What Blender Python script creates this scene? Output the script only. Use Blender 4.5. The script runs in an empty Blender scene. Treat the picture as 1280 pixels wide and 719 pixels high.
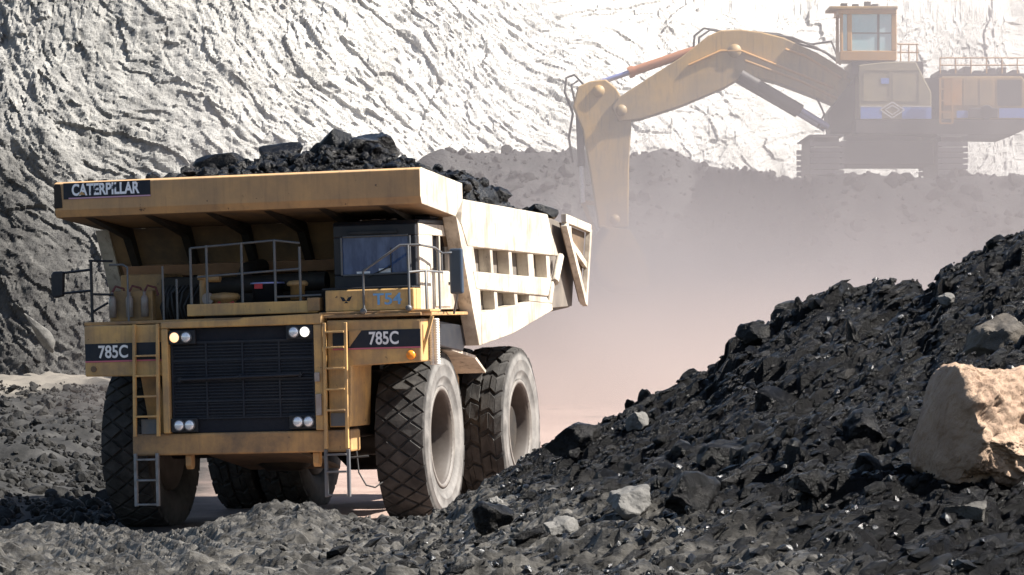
import bpy, math, random
import numpy as np
from mathutils import Matrix, Vector

# ------------------------------------------------------------------ camera, sky, sun, exposure
C = bpy.context.scene
COL = C.collection
R_ = math.radians
SUN_EL, SUN_AZ = R_(47), R_(99)              # azimuth clockwise from +Y (the view direction)
cam = bpy.data.objects.new('camera', bpy.data.cameras.new('camera'))
COL.objects.link(cam)
cam.location = (0, 0, 3.2)
cam.rotation_euler = (R_(90.7), 0, 0)
cam.data.sensor_width = 36
cam.data.lens = 36 * 4400 / 1280
cam.data.clip_start = 1
cam.data.clip_end = 3000
C.camera = cam
W = bpy.data.worlds.new('World'); C.world = W; W.use_nodes = True
nt = W.node_tree
sky = nt.nodes.new('ShaderNodeTexSky'); sky.sky_type = 'NISHITA'; sky.sun_disc = False
sky.sun_elevation = SUN_EL; sky.sun_rotation = SUN_AZ; sky.dust_density = 1.0
nt.links.new(sky.outputs[0], nt.nodes['Background'].inputs[0])
nt.nodes['Background'].inputs[1].default_value = 0.05
sun = bpy.data.objects.new('sun', bpy.data.lights.new('sun', 'SUN')); COL.objects.link(sun)
sun.data.energy = 5.0; sun.data.angle = R_(0.5); sun.data.color = (1, .95, .87)
tosun = Vector((math.sin(SUN_AZ) * math.cos(SUN_EL), math.cos(SUN_AZ) * math.cos(SUN_EL), math.sin(SUN_EL)))
sun.rotation_euler = (-tosun).to_track_quat('-Z', 'Y').to_euler()
sun.location = (60, 40, 80)
C.view_settings.view_transform = 'Standard'; C.view_settings.look = 'None'
C.view_settings.exposure = 1.65; C.view_settings.gamma = 1
C.cycles.use_denoising = True
C.cycles.max_bounces = 6; C.cycles.volume_bounces = 1
C.cycles.sample_clamp_indirect = 6
C.cycles.volume_step_rate = .45; C.cycles.volume_max_steps = 128

rng = np.random.default_rng(7)
random.seed(7)

# ------------------------------------------------------------------ noise (numpy)
def _h(ix, iy, iz, seed):
    with np.errstate(over='ignore'):
        h = (ix.astype(np.uint32) * np.uint32(374761393) + iy.astype(np.uint32) * np.uint32(668265263)
             + iz.astype(np.uint32) * np.uint32(2147483647) + np.uint32(seed) * np.uint32(1274126177))
        h = (h ^ (h >> np.uint32(13))) * np.uint32(1274126177)
        h = h ^ (h >> np.uint32(16))
    return h

def noise3(x, y, z=None, seed=0):
    x = np.asarray(x, float); y = np.asarray(y, float)
    z = np.zeros_like(x) if z is None else np.asarray(z, float)
    fx, fy, fz = np.floor(x), np.floor(y), np.floor(z)
    ix, iy, iz = fx.astype(np.int64), fy.astype(np.int64), fz.astype(np.int64)
    dx, dy, dz = x - fx, y - fy, z - fz
    s = lambda t: t * t * t * (t * (t * 6 - 15) + 10)
    u, v, w = s(dx), s(dy), s(dz)
    def g(a, b, c):
        h = _h((ix + a) & 0xffffffff, (iy + b) & 0xffffffff, (iz + c) & 0xffffffff, seed)
        t = h.astype(float) / 4294967296 * 2 * np.pi
        q = ((h >> np.uint32(5)) & np.uint32(1023)).astype(float) / 511.5 - 1
        r = np.sqrt(np.maximum(0, 1 - q * q))
        return r * np.cos(t) * (dx - a) + r * np.sin(t) * (dy - b) + q * (dz - c)
    l = lambda a, b, t: a + (b - a) * t
    return 1.5 * l(l(l(g(0,0,0), g(1,0,0), u), l(g(0,1,0), g(1,1,0), u), v),
             l(l(g(0,0,1), g(1,0,1), u), l(g(0,1,1), g(1,1,1), u), v), w)

def fbm(x, y, z=None, octaves=4, seed=0, gain=.5):
    x = np.asarray(x, float); y = np.asarray(y, float); z = np.zeros_like(x) if z is None else z
    a, f, o = 1.0, 1.0, 0
    for i in range(octaves):
        o = o + a * noise3(x * f, y * f, z * f, seed + i); a *= gain; f *= 2.03
    return o

def ridged(x, y, z=None, octaves=4, seed=0, gain=.5):
    x = np.asarray(x, float); y = np.asarray(y, float); z = np.zeros_like(x) if z is None else z
    a, f, o = 1.0, 1.0, 0
    for i in range(octaves):
        o = o + a * (1 - 2 * np.abs(noise3(x * f, y * f, z * f, seed + i))); a *= gain; f *= 2.1
    return o

def facets(u, v, seed=0, tilt=.6):
    """broken slabs: every cell of a jittered grid is its own tilted plane; returns the height and the gap to the next cell"""
    u = np.asarray(u, float); v = np.asarray(v, float); iu, iv = np.floor(u).astype(np.int64), np.floor(v).astype(np.int64)
    best = np.full(u.shape, 9.0); second = best.copy(); hh = np.zeros(u.shape)
    rnd = lambda h: h.astype(float) / 4294967296
    for a in (-1, 0, 1):
        for b in (-1, 0, 1):
            k = (iu + a) & 0xffffffff; l = (iv + b) & 0xffffffff; z = np.zeros_like(k)
            cx = iu + a + .1 + .8 * rnd(_h(k, l, z, seed)); cy = iv + b + .1 + .8 * rnd(_h(k, l, z, seed + 1))
            dx, dy = u - cx, v - cy; d = np.sqrt(dx * dx + dy * dy)
            h = rnd(_h(k, l, z, seed + 2)) - .5 + tilt * (2 * rnd(_h(k, l, z, seed + 3)) - 1) * dx + tilt * (2 * rnd(_h(k, l, z, seed + 4)) - 1) * dy
            n = d < best
            second = np.where(n, best, np.minimum(second, d)); hh = np.where(n, h, hh); best = np.where(n, d, best)
    return hh, second - best

def sstep(a, b, t):
    t = np.clip((t - a) / (b - a), 0, 1); return t * t * (3 - 2 * t)

# ------------------------------------------------------------------ objects
def tag(o, label=None, cat=None, group=None, kind=None):
    if label: o['label'] = label
    if cat: o['category'] = cat
    if group: o['group'] = group
    if kind: o['kind'] = kind
    return o

def thing(name, label, cat, group=None, loc=(0, 0, 0), mat=None):
    o = bpy.data.objects.new(name, None); COL.objects.link(o)
    o.empty_display_size = .3
    if mat is not None: o.matrix_world = mat
    else: o.location = loc
    return tag(o, label, cat, group)

def add(name, mesh, material=None, parent=None, bevel=0, loc=None):
    o = bpy.data.objects.new(name, mesh); COL.objects.link(o)
    if material and not mesh.materials: mesh.materials.append(material)
    if parent: o.parent = parent
    if loc is not None: o.location = loc
    if bevel:
        m = o.modifiers.new('bevel', 'BEVEL'); m.width = bevel; m.segments = 2; m.limit_method = 'ANGLE'
        m.angle_limit = R_(35)
    return o

def np_mesh(name, v, f, smooth=False):
    """v (n,3); f (m,k) all faces the same size"""
    v = np.asarray(v, np.float32); f = np.asarray(f, np.int32)
    me = bpy.data.meshes.new(name)
    k = f.shape[1]
    me.vertices.add(len(v)); me.vertices.foreach_set('co', v.ravel())
    me.loops.add(f.size); me.loops.foreach_set('vertex_index', f.ravel())
    me.polygons.add(len(f)); me.polygons.foreach_set('loop_start', np.arange(0, f.size, k, dtype=np.int32))
    me.polygons.foreach_set('loop_total', np.full(len(f), k, np.int32))
    me.polygons.foreach_set('use_smooth', np.full(len(f), smooth, bool))
    me.update(calc_edges=True); me.validate()
    return me

class MB:
    def __init__(s): s.v, s.f, s.sm = [], [], []
    def raw(s, v, f, smooth=False, M=None):
        b = len(s.v)
        if M is not None: v = [tuple(M @ Vector(p)) for p in v]
        s.v += [tuple(p) for p in v]
        s.f += [tuple(i + b for i in q) for q in f]; s.sm += [smooth] * len(f)
        return s
    def box(s, a, b, M=None):
        x0, y0, z0 = a; x1, y1, z1 = b
        v = [(x0,y0,z0),(x1,y0,z0),(x1,y1,z0),(x0,y1,z0),(x0,y0,z1),(x1,y0,z1),(x1,y1,z1),(x0,y1,z1)]
        return s.raw(v, [(3,2,1,0),(4,5,6,7),(0,1,5,4),(1,2,6,5),(2,3,7,6),(3,0,4,7)], M=M)
    def prism(s, poly, a, b, axis='X'):
        """polygon in the other two axes, extruded from a to b along axis"""
        n = len(poly)
        mk = {'X': lambda p, t: (t, p[0], p[1]), 'Y': lambda p, t: (p[0], t, p[1]), 'Z': lambda p, t: (p[0], p[1], t)}[axis]
        ar = sum(poly[i][0] * poly[(i+1) % n][1] - poly[(i+1) % n][0] * poly[i][1] for i in range(n))
        if (ar < 0) != (axis == 'Y'): poly = poly[::-1]
        if a > b: a, b = b, a
        v = [mk(p, a) for p in poly] + [mk(p, b) for p in poly]
        f = [tuple(range(n))[::-1], tuple(range(n, 2 * n))]
        f += [(i, (i+1) % n, n + (i+1) % n, n + i) for i in range(n)]
        return s.raw(v, f)
    def bar(s, p, q, w, h=None, up=(0, 0, 1)):
        """square bar between two points"""
        p, q = Vector(p), Vector(q); h = h or w
        d = (q - p).normalized(); u = Vector(up)
        if abs(d.dot(u)) > .95: u = Vector((0, 1, 0))
        sx = d.cross(u).normalized(); uz = sx.cross(d)
        v = [tuple(e + sx * (i * w / 2) + uz * (j * h / 2)) for e in (p, q) for i, j in ((-1,-1),(1,-1),(1,1),(-1,1))]
        return s.raw(v, [(0,1,2,3),(7,6,5,4),(0,4,5,1),(1,5,6,2),(2,6,7,3),(3,7,4,0)])
    def tube(s, pts, r, n=8, closed=False):
        pts = [Vector(p) for p in pts]; rs = r if isinstance(r, (list, tuple)) else [r] * len(pts)
        rings = []; prev = None
        for i, p in enumerate(pts):
            if i == 0: d = pts[1] - p
            elif i == len(pts) - 1: d = p - pts[i-1]
            else: d = (pts[i+1] - p).normalized() + (p - pts[i-1]).normalized()
            d.normalize()
            u = prev if prev is not None else (Vector((0,0,1)) if abs(d.z) < .9 else Vector((1,0,0)))
            u = (u - d * u.dot(d)).normalized(); prev = u; w = d.cross(u)
            rings.append([tuple(p + (u * math.cos(t) + w * math.sin(t)) * rs[i]) for t in [2*math.pi*k/n for k in range(n)]])
        v = [q for r_ in rings for q in r_]; f = []
        for i in range(len(pts) - 1):
            for k in range(n):
                a, b = i*n + k, i*n + (k+1) % n
                f.append((a, b, b + n, a + n))
        s.raw(v, f, True)
        s.raw(rings[0][::-1], [tuple(range(n))]); s.raw(rings[-1], [tuple(range(n))])
        return s
    def lathe(s, prof, c=(0,0,0), axis='X', n=48, smooth=True, cap=True):
        """prof: list of (along axis, radius)"""
        v, f = [], []
        for a, r in prof:
            for k in range(n):
                t = 2 * math.pi * k / n; p, q = r * math.cos(t), r * math.sin(t)
                v.append({'X': (c[0]+a, c[1]+p, c[2]+q), 'Y': (c[0]+q, c[1]+a, c[2]+p), 'Z': (c[0]+p, c[1]+q, c[2]+a)}[axis])
        for i in range(len(prof) - 1):
            for k in range(n):
                a, b = i*n + k, i*n + (k+1) % n
                f.append((a, b, b + n, a + n))
        m = len(prof)
        s.raw(v, f, smooth)
        b = len(s.v) - len(v)
        for i, fl in ((0, True), (m - 1, False)):
            if cap and prof[i][1] > 1e-4:
                q = tuple(b + i*n + k for k in range(n)); s.f.append(q[::-1] if fl else q); s.sm.append(False)
        return s
    def disc(s, c, r, axis='Y', d=.02, n=20):
        return s.lathe([(-d/2, r), (d/2, r)], c, axis, n, False)
    def mesh(s, name):
        me = bpy.data.meshes.new(name); me.from_pydata(s.v, [], s.f)
        me.polygons.foreach_set('use_smooth', s.sm); me.update()
        import bmesh
        bm = bmesh.new(); bm.from_mesh(me); bmesh.ops.recalc_face_normals(bm, faces=bm.faces); bm.to_mesh(me); bm.free()
        return me
    def build(s, name, material, parent=None, bevel=0):
        return add(name, s.mesh(name), material, parent, bevel)

def text_mesh(string, height, width, depth=.006, bold=.0):
    """upright lettering in the XZ plane facing -Y, its lower left corner at the origin, fitted to width x height"""
    cu = bpy.data.curves.new('lettering', 'FONT'); cu.body = string; cu.size = 1; cu.extrude = .02; cu.offset = bold
    o = bpy.data.objects.new('lettering', cu); COL.objects.link(o)
    dg = bpy.context.evaluated_depsgraph_get()
    me = bpy.data.meshes.new_from_object(o.evaluated_get(dg)); bpy.data.objects.remove(o); bpy.data.curves.remove(cu)
    n = len(me.vertices); co = np.zeros(n * 3); me.vertices.foreach_get('co', co); co = co.reshape(-1, 3)
    mn, mx = co.min(0), co.max(0)
    t = (co - mn) / (mx - mn)
    out = np.stack([t[:, 0] * width, -t[:, 2] * depth, t[:, 1] * height], 1)
    me.vertices.foreach_set('co', out.ravel()); me.update()
    return me

# ------------------------------------------------------------------ materials
def mat(name, col, rough=.6, metal=0, col2=None, scale=3, amount=.5, bump=0, bscale=20, contrast=(.35, .65), spec=.5, stretch=None, detail=6, dist=.02, drips=None, chips=None):
    m = bpy.data.materials.new(name); m.use_nodes = True; t = m.node_tree; L = t.links
    b = t.nodes['Principled BSDF']
    b.inputs['Base Color'].default_value = (*col, 1); b.inputs['Roughness'].default_value = rough
    b.inputs['Metallic'].default_value = metal; b.inputs['Specular IOR Level'].default_value = spec
    if col2 or bump or drips:
        co = t.nodes.new('ShaderNodeTexCoord'); src = co.outputs['Object']
        if stretch:
            mp = t.nodes.new('ShaderNodeMapping'); mp.inputs['Scale'].default_value = stretch
            L.new(src, mp.inputs[0]); src = mp.outputs[0]
    if col2:
        n = t.nodes.new('ShaderNodeTexNoise'); n.inputs['Scale'].default_value = scale; n.inputs['Detail'].default_value = detail
        n.inputs['Roughness'].default_value = .65
        L.new(src, n.inputs['Vector'])
        r = t.nodes.new('ShaderNodeMapRange'); r.inputs[1].default_value, r.inputs[2].default_value = contrast
        r.inputs[3].default_value, r.inputs[4].default_value = 0, amount
        L.new(n.outputs[0], r.inputs[0])
        x = t.nodes.new('ShaderNodeMix'); x.data_type = 'RGBA'
        x.inputs[6].default_value = (*col, 1); x.inputs[7].default_value = (*col2, 1)
        L.new(r.outputs[0], x.inputs[0]); L.new(x.outputs[2], b.inputs['Base Color'])
    for par, scl, sc, lo, hi in ((drips, (5, 5, .45), 1.6, .50, .72), (chips, (1, 1, 1), 7.0, .655, .675)):
        if not par: continue
        mp = t.nodes.new('ShaderNodeMapping'); mp.inputs['Scale'].default_value = scl; L.new(co.outputs['Object'], mp.inputs[0])
        n = t.nodes.new('ShaderNodeTexNoise'); n.inputs['Scale'].default_value = sc; n.inputs['Detail'].default_value = 7; n.inputs['Roughness'].default_value = .7; L.new(mp.outputs[0], n.inputs['Vector'])
        r = t.nodes.new('ShaderNodeMapRange'); r.inputs[1].default_value = lo; r.inputs[2].default_value = hi; r.inputs[4].default_value = par[3]; L.new(n.outputs[0], r.inputs[0])
        x = t.nodes.new('ShaderNodeMix'); x.data_type = 'RGBA'; L.new(r.outputs[0], x.inputs[0]); L.new(b.inputs['Base Color'].links[0].from_socket, x.inputs[6]); x.inputs[7].default_value = (*par[:3], 1)
        L.new(x.outputs[2], b.inputs['Base Color'])
    if bump:
        n2 = t.nodes.new('ShaderNodeTexNoise'); n2.inputs['Scale'].default_value = bscale; n2.inputs['Detail'].default_value = 8
        n2.inputs['Roughness'].default_value = .7
        L.new(src, n2.inputs['Vector'])
        bp = t.nodes.new('ShaderNodeBump'); bp.inputs['Strength'].default_value = bump; bp.inputs['Distance'].default_value = dist
        L.new(n2.outputs[0], bp.inputs['Height']); L.new(bp.outputs[0], b.inputs['Normal'])
    return m

def emis(name, col, strength):
    m = mat(name, (.8, .8, .8), .2); b = m.node_tree.nodes['Principled BSDF']
    b.inputs['Emission Color'].default_value = (*col, 1); b.inputs['Emission Strength'].default_value = strength
    return m

M = {}
M['yellow'] = mat('yellow_paint', (.57, .345, .12), .5, 0, (.27, .175, .095), 1.9, .85, .15, 30, drips=(.17, .11, .07, .5), chips=(.06, .04, .03, .85))
M['yellow_dirty'] = mat('dirty_yellow_paint', (.47, .27, .10), .6, 0, (.10, .075, .055), 1.3, .85, .2, 25, drips=(.17, .11, .07, .5), chips=(.06, .04, .03, .85))
M['body_paint'] = mat('dusty_body_paint', (.54, .48, .395), .6, 0, (.26, .22, .175), 1.5, .9, .2, 18, drips=(.12, .10, .085, .8), chips=(.06, .05, .045, .8))
M['body_yellow'] = mat('worn_yellow_body_paint', (.48, .285, .125), .55, 0, (.28, .185, .105), 1.3, .8, .15, 18, drips=(.17, .11, .07, .5), chips=(.06, .04, .03, .85))
M['beam'] = mat('faded_beam_paint', (.46, .26, .15), .65, 0, (.24, .14, .085), 1.2, .8, .2, 15)
M['pocket'] = mat('shaded_body_plate', (.085, .073, .064), .75, 0, (.17, .145, .12), 1.6, .8, .2, 12)  # side plate colour darkened to paint the shade inside the rail pockets
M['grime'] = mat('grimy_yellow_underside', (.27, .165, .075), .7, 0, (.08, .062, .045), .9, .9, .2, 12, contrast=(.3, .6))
M['under'] = mat('grimy_underside_steel', (.16, .10, .055), .7, 0, (.05, .04, .03), 1.5, .8, .2, 20)
M['rubber'] = mat('dusty_rubber', (.040, .038, .038), .72, 0, (.085, .078, .072), 4, .6, .25, 60)
M['rubber_side'] = mat('dusty_sidewall', (.20, .19, .18), .8, 0, (.34, .32, .30), 2.5, .9, .2, 50)
M['rim'] = mat('shaded_dusty_rim_paint', (.032, .023, .017), .65, 0, (.055, .045, .038), 4, .8)  # dusty wheel dish, painted near black to carry the shade of its recess
M['rim_ring'] = mat('dusty_rim_ring', (.15, .135, .12), .6, 0, (.08, .07, .065), 5, .8)
M['black'] = mat('black_paint', (.012, .014, .02), .45, 0, (.03, .03, .032), 4, .6, spec=.3)
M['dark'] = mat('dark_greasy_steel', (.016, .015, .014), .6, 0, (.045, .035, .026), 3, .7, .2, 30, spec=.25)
M['steel'] = mat('grey_rail_steel', (.09, .10, .115), .5, .3, (.16, .14, .12), 5, .6)
M['ladder'] = mat('bare_ladder_steel', (.22, .23, .25), .45, .4, (.1, .09, .08), 6, .7)
M['grille'] = mat('radiator_mesh', (.009, .011, .018), .55, 0, (.02, .023, .03), 2, .6, .6, 160, spec=.2)
M['grille_bar'] = mat('radiator_slats', (.014, .018, .028), .5, 0, (.035, .036, .04), 3, .7, spec=.2)
M['white'] = mat('white_lettering', (.8, .8, .8), .5, 0, (.55, .53, .52), 6, .6)
M['worn_white'] = mat('worn_white_lettering', (.78, .80, .84), .5, 0, (.02, .025, .04), 4.3, 1, contrast=(.60, .64))
M['blue'] = mat('blue_lettering', (.13, .34, .62), .5, 0, (.2, .3, .4), 6, .5)
M['pink'] = mat('faded_red_stripe', (.48, .12, .16), .55)
M['lilac'] = mat('faded_pink_stripe', (.50, .30, .40), .55)
M['decal'] = mat('black_decal', (.010, .014, .025), .5, 0, (.03, .03, .032), 5, .5, spec=.3)
M['orange'] = mat('amber_lens', (.80, .25, .02), .3)
M['lens'] = mat('headlight_lens', (.75, .78, .82), .12, .3)
M['lit'] = emis('lit_headlight', (1, .93, .8), .55)
M['lit_warm'] = emis('lit_warm_headlight', (1, .52, .20), .5)
M['glass'] = mat('cab_glass', (.025, .055, .14), .05, 0, (.10, .16, .30), 1.6, .9, spec=.5, contrast=(.45, .7), stretch=(2.5, 1, .7))  # paler blue streaks paint reflections into the windshield colour
M['side_glass'] = mat('shaded_cab_glass', (.006, .007, .01), .06, spec=.2)
M['mirror'] = mat('mirror_back', (.02, .035, .06), .4)
M['cable'] = mat('dusty_red_hose', (.12, .03, .03), .6)
M['red'] = mat('red_paint', (.45, .03, .04), .5)
M['hose'] = mat('rubber_hose', (.02, .02, .02), .6)
M['pale'] = mat('pale_hose', (.62, .6, .56), .6)
M['cylinder'] = mat('grey_bottle', (.30, .27, .24), .4, 0, (.2, .12, .1), 8, .6)
M['coal'] = mat('coal', (.004, .004, .0045), .25, 0, (.038, .036, .034), 3.2, .9, .9, 18, contrast=(.52, .74), spec=.14, dist=.04)
M['coal_load'] = mat('loaded_coal', (.004, .004, .0045), .25, 0, (.05, .047, .045), 3.2, .9, .9, 14, contrast=(.54, .74), spec=.14, dist=.04)
M['coal_grey'] = mat('dusty_coal', (.014, .0135, .013), .6, 0, (.105, .099, .09), 3.4, .95, .8, 18, dist=.04, spec=.15)
M['floor_coal'] = mat('floor_coal', (.006, .0058, .0056), .6, 0, (.032, .031, .029), 2, .9, .8, 12, dist=.05, spec=.12)
M['rock_pale'] = mat('pale_rock', (.125, .119, .11), .75, 0, (.045, .043, .04), 5, .8, .7, 14, dist=.03)
M['rock_brown'] = mat('brown_slab_rock', (.09, .075, .058), .8, 0, (.035, .03, .027), 4, .8, .7, 12, dist=.03)
M['sandstone'] = mat('sandstone', (.31, .215, .148), .8, 0, (.19, .12, .078), 2.6, .9, .7, 9, dist=.05)
M['rod'] = mat('chromed_rod', (.30, .34, .62), .3, .4)
M['ex_yellow'] = mat('excavator_paint', (.47, .28, .085), .55, 0, (.25, .18, .10), .5, .9, drips=(.10, .08, .06, .7))
M['ex_grey'] = mat('excavator_faded_paint', (.34, .28, .17), .6, 0, (.20, .17, .12), .8, .8)
M['ex_orange'] = mat('excavator_orange', (.50, .25, .06), .5, 0, (.3, .17, .06), 1, .7)
M['ex_dark'] = mat('excavator_dark_steel', (.035, .033, .035), .6, 0, (.08, .07, .06), 1, .7)
M['ex_track'] = mat('track_steel', (.13, .12, .13), .5, .3, (.05, .05, .05), 2, .7)
M['ex_blue'] = mat('excavator_blue_stripe', (.16, .26, .62), .5)
M['ex_line'] = mat('excavator_pale_outline', (.62, .6, .6), .5)
M['ex_barrel'] = mat('cylinder_barrel', (.42, .17, .08), .45, 0, (.3, .14, .08), 1, .5)
M['ex_glass'] = mat('excavator_glass', (.30, .55, .58), .08, 0, (.5, .62, .64), .7, .9, spec=.8)

# ------------------------------------------------------------------ terrain heights
F = 4400.0
def at(px, py, Y):
    """the point at depth Y that lies along a direction measured on the photograph (design aid)"""
    a = R_(.7); d = Vector(((px - 640) / F, math.cos(a) - (359.5 - py) / F * math.sin(a), math.sin(a) + (359.5 - py) / F * math.cos(a)))
    return Vector((0, 0, 3.2)) + d * (Y / d.y)

TX, TY, TZ = -3.78, 60.0, -.10
def truck_ground(x, y):
    return TZ + .0297 * np.clip(x - TX + .25 * (y - TY), -6, 6) + .02

def ground_z(x, y):
    t = sstep(14, 6, np.hypot((x - TX) , (y - TY - 3) * .8))
    n = .10 * fbm(x * .25, y * .25, octaves=4, seed=3) + .04 * fbm(x * 1.5, y * 1.5, octaves=3, seed=9)
    left = sstep(-9.0, -12, x) * sstep(62, 70, y)
    rough = .55 * ridged(x * .22, y * .16, octaves=4, seed=21) + .25 * fbm(x * 1.1, y * .9, octaves=3, seed=22)
    z = n * (1 - .7 * t) + truck_ground(x, y) * t - .05 * (1 - t)
    z = z + left * (rough * .75 + .15) + sstep(130, 175, y) * left * .3
    return z

CR = [(-700, 672, 47), (-300, 668, 47), (0, 664, 47), (60, 660, 47), (120, 660, 48), (190, 668, 48), (240, 660, 48), (290, 645, 49), (335, 634, 49), (372, 630, 49),
      (400, 638, 49), (440, 646, 50), (520, 646, 50), (560, 632, 50), (600, 606, 49), (680, 572, 48), (720, 550, 47), (770, 525, 46), (820, 496, 45),
      (890, 461, 43.5), (910, 432, 43), (960, 405, 42), (1020, 377, 41), (1080, 364, 40), (1165, 348, 38), (1178, 320, 38), (1240, 298, 37), (1300, 276, 36), (1420, 245, 35), (2200, 150, 30)]
CRX = np.array([c[0] for c in CR], float); CRY = np.array([c[1] for c in CR], float); CRD = np.array([c[2] for c in CR], float)
def mound_z(x, y):
    px = 640 + F * x / np.maximum(y, 14)
    pxs = np.clip(px, -700, 2200)
    yc = np.interp(pxs, CRX, CRD); py = np.interp(pxs, CRX, CRY)
    zc = 3.2 + (410 - py) * yc / F
    y0 = 21.0
    zb = 1.62 + .10 * np.sin(x * .5)
    t = np.clip((y - y0) / (yc - y0), 0, 1)
    rise = np.where(zc > zb, t ** 1.15, t)
    z = zb + (zc - zb) * rise
    over = np.maximum(y - yc, 0)
    z = np.where(over > 0, zc - over * .75, z)
    amp = np.clip(.75 + .25 * sstep(480, 700, px), 0, 1)
    near = sstep(60, 40, y)
    # slumped slabs, drawn out along the slope
    c_, s_ = math.cos(.45), math.sin(.45)
    u, w = x * c_ + y * s_ * .6, -x * s_ + y * c_ * .6
    wob = .25 * fbm(x * 1.3, y * 1.3, octaves=3, seed=33); u = u + wob; w = w + wob
    clay = sstep(5.2, 4.2, x * .6 + y * .08 + z)
    amp = amp * (1 - .72 * clay)
    d = .13 * fbm(x * .6, y * .6, octaves=3, seed=31)
    for sc, st, am, sd in ((.5, 1.3, .20, 400), (1.1, 3.4, .15, 410), (2.6, 7.5, .07, 420), (8.0, 14.0, .024, 430)):
        h, g = facets(u * sc, w * st, sd, .65); d = d + am * amp * (h - .3 * sstep(.12, 0, g))
    d = d + .05 * fbm(x * 4, y * 4, octaves=4, seed=45)
    ruts = sstep(40, 90, px) * sstep(340, 250, px) * sstep(31, 35, y) * sstep(48, 45, y)      # a tyre has pressed its lugs into the clay
    d = d + ruts * .045 * np.sin((x * 1.0 + y * .34 + .06 * fbm(x * 2, y * 2, octaves=2, seed=48)) * 2 * np.pi / .24)
    d = d + clay * (1 - ruts) * (.17 * np.abs(noise3(x * 1.7, y * 1.3, seed=49)) + .12 * np.abs(noise3(x * 4.2, y * 3.2, seed=50)) + .06 * np.abs(noise3(x * 9, y * 7, seed=51)) - .10)
    fade = np.where(over > 0, np.clip(1 - over / 3, 0, 1), 1)
    return z + d * fade

# ------------------------------------------------------------------ terrain materials with a colour attribute-free procedural look
def rocky(name, stops, scale, stretch=(1, 1, 1), bump=.8, bscale=6, rough=.85, dist=.1, zmask=None, spec=.3, rot=(0, 0, 0), extra=None):
    m = bpy.data.materials.new(name); m.use_nodes = True; t = m.node_tree; L = t.links; b = t.nodes['Principled BSDF']
    b.inputs['Roughness'].default_value = rough; b.inputs['Specular IOR Level'].default_value = spec
    g = t.nodes.new('ShaderNodeNewGeometry'); mp = t.nodes.new('ShaderNodeMapping')
    mp.inputs['Scale'].default_value = stretch; mp.inputs['Rotation'].default_value = rot
    L.new(g.outputs['Position'], mp.inputs[0])
    n = t.nodes.new('ShaderNodeTexNoise'); n.inputs['Scale'].default_value = scale; n.inputs['Detail'].default_value = 9; n.inputs['Roughness'].default_value = .68
    L.new(mp.outputs[0], n.inputs['Vector'])
    r = t.nodes.new('ShaderNodeValToRGB'); e = r.color_ramp.elements
    while len(e) < len(stops): e.new(.5)
    for k, (p, c) in enumerate(stops): e[k].position = p; e[k].color = (*c, 1)
    L.new(n.outputs[0], r.inputs[0]); out = r.outputs[0]
    if extra: out = extra(t, L, g, out)
    L.new(out, b.inputs['Base Color'])
    n2 = t.nodes.new('ShaderNodeTexNoise'); n2.inputs['Scale'].default_value = bscale; n2.inputs['Detail'].default_value = 9; n2.inputs['Roughness'].default_value = .72
    L.new(mp.outputs[0], n2.inputs['Vector'])
    bp = t.nodes.new('ShaderNodeBump'); bp.inputs['Strength'].default_value = bump; bp.inputs['Distance'].default_value = dist
    L.new(n2.outputs[0], bp.inputs['Height']); L.new(bp.outputs[0], b.inputs['Normal'])
    return m

def linmask(t, L, g, a, c0, c1, soft_noise=.0, nscale=.2):
    """0..1 mask along the direction a=(ax,ay,az) from c0 to c1, its border broken by noise"""
    d = t.nodes.new('ShaderNodeVectorMath'); d.operation = 'DOT_PRODUCT'; d.inputs[1].default_value = a
    L.new(g.outputs['Position'], d.inputs[0]); src = d.outputs['Value']
    if soft_noise:
        n = t.nodes.new('ShaderNodeTexNoise'); n.inputs['Scale'].default_value = nscale; n.inputs['Detail'].default_value = 7
        n.inputs['Roughness'].default_value = .65
        L.new(g.outputs['Position'], n.inputs['Vector'])
        q = t.nodes.new('ShaderNodeMath'); q.operation = 'MULTIPLY_ADD'; q.inputs[1].default_value = soft_noise
        L.new(n.outputs[0], q.inputs[0]); L.new(src, q.inputs[2]); src = q.outputs[0]
        c0 += soft_noise * .5; c1 += soft_noise * .5
    r = t.nodes.new('ShaderNodeMapRange'); r.interpolation_type = 'SMOOTHSTEP'
    r.inputs[1].default_value, r.inputs[2].default_value = c0, c1
    L.new(src, r.inputs[0]); return r.outputs[0]

def mixc(t, L, fac, a, col):
    x = t.nodes.new('ShaderNodeMix'); x.data_type = 'RGBA'; L.new(fac, x.inputs[0]); L.new(a, x.inputs[6])
    if isinstance(col, tuple): x.inputs[7].default_value = (*col, 1)
    else: L.new(col, x.inputs[7])
    return x.outputs[2]

def noise_ramp(t, L, g, scale, stops):
    n = t.nodes.new('ShaderNodeTexNoise'); n.inputs['Scale'].default_value = scale; n.inputs['Detail'].default_value = 9; n.inputs['Roughness'].default_value = .7
    L.new(g.outputs['Position'], n.inputs['Vector'])
    r = t.nodes.new('ShaderNodeValToRGB'); e = r.color_ramp.elements
    while len(e) < len(stops): e.new(.5)
    for k, (p, c) in enumerate(stops): e[k].position = p; e[k].color = (*c, 1)
    L.new(n.outputs[0], r.inputs[0]); return r.outputs[0]

def grid(name, xs, ys, zf, material, smooth=True, kind='structure'):
    X, Y = np.meshgrid(xs, ys); Z = zf(X, Y)
    return grid3(name, X, Y, Z, material, smooth, kind)

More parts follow.
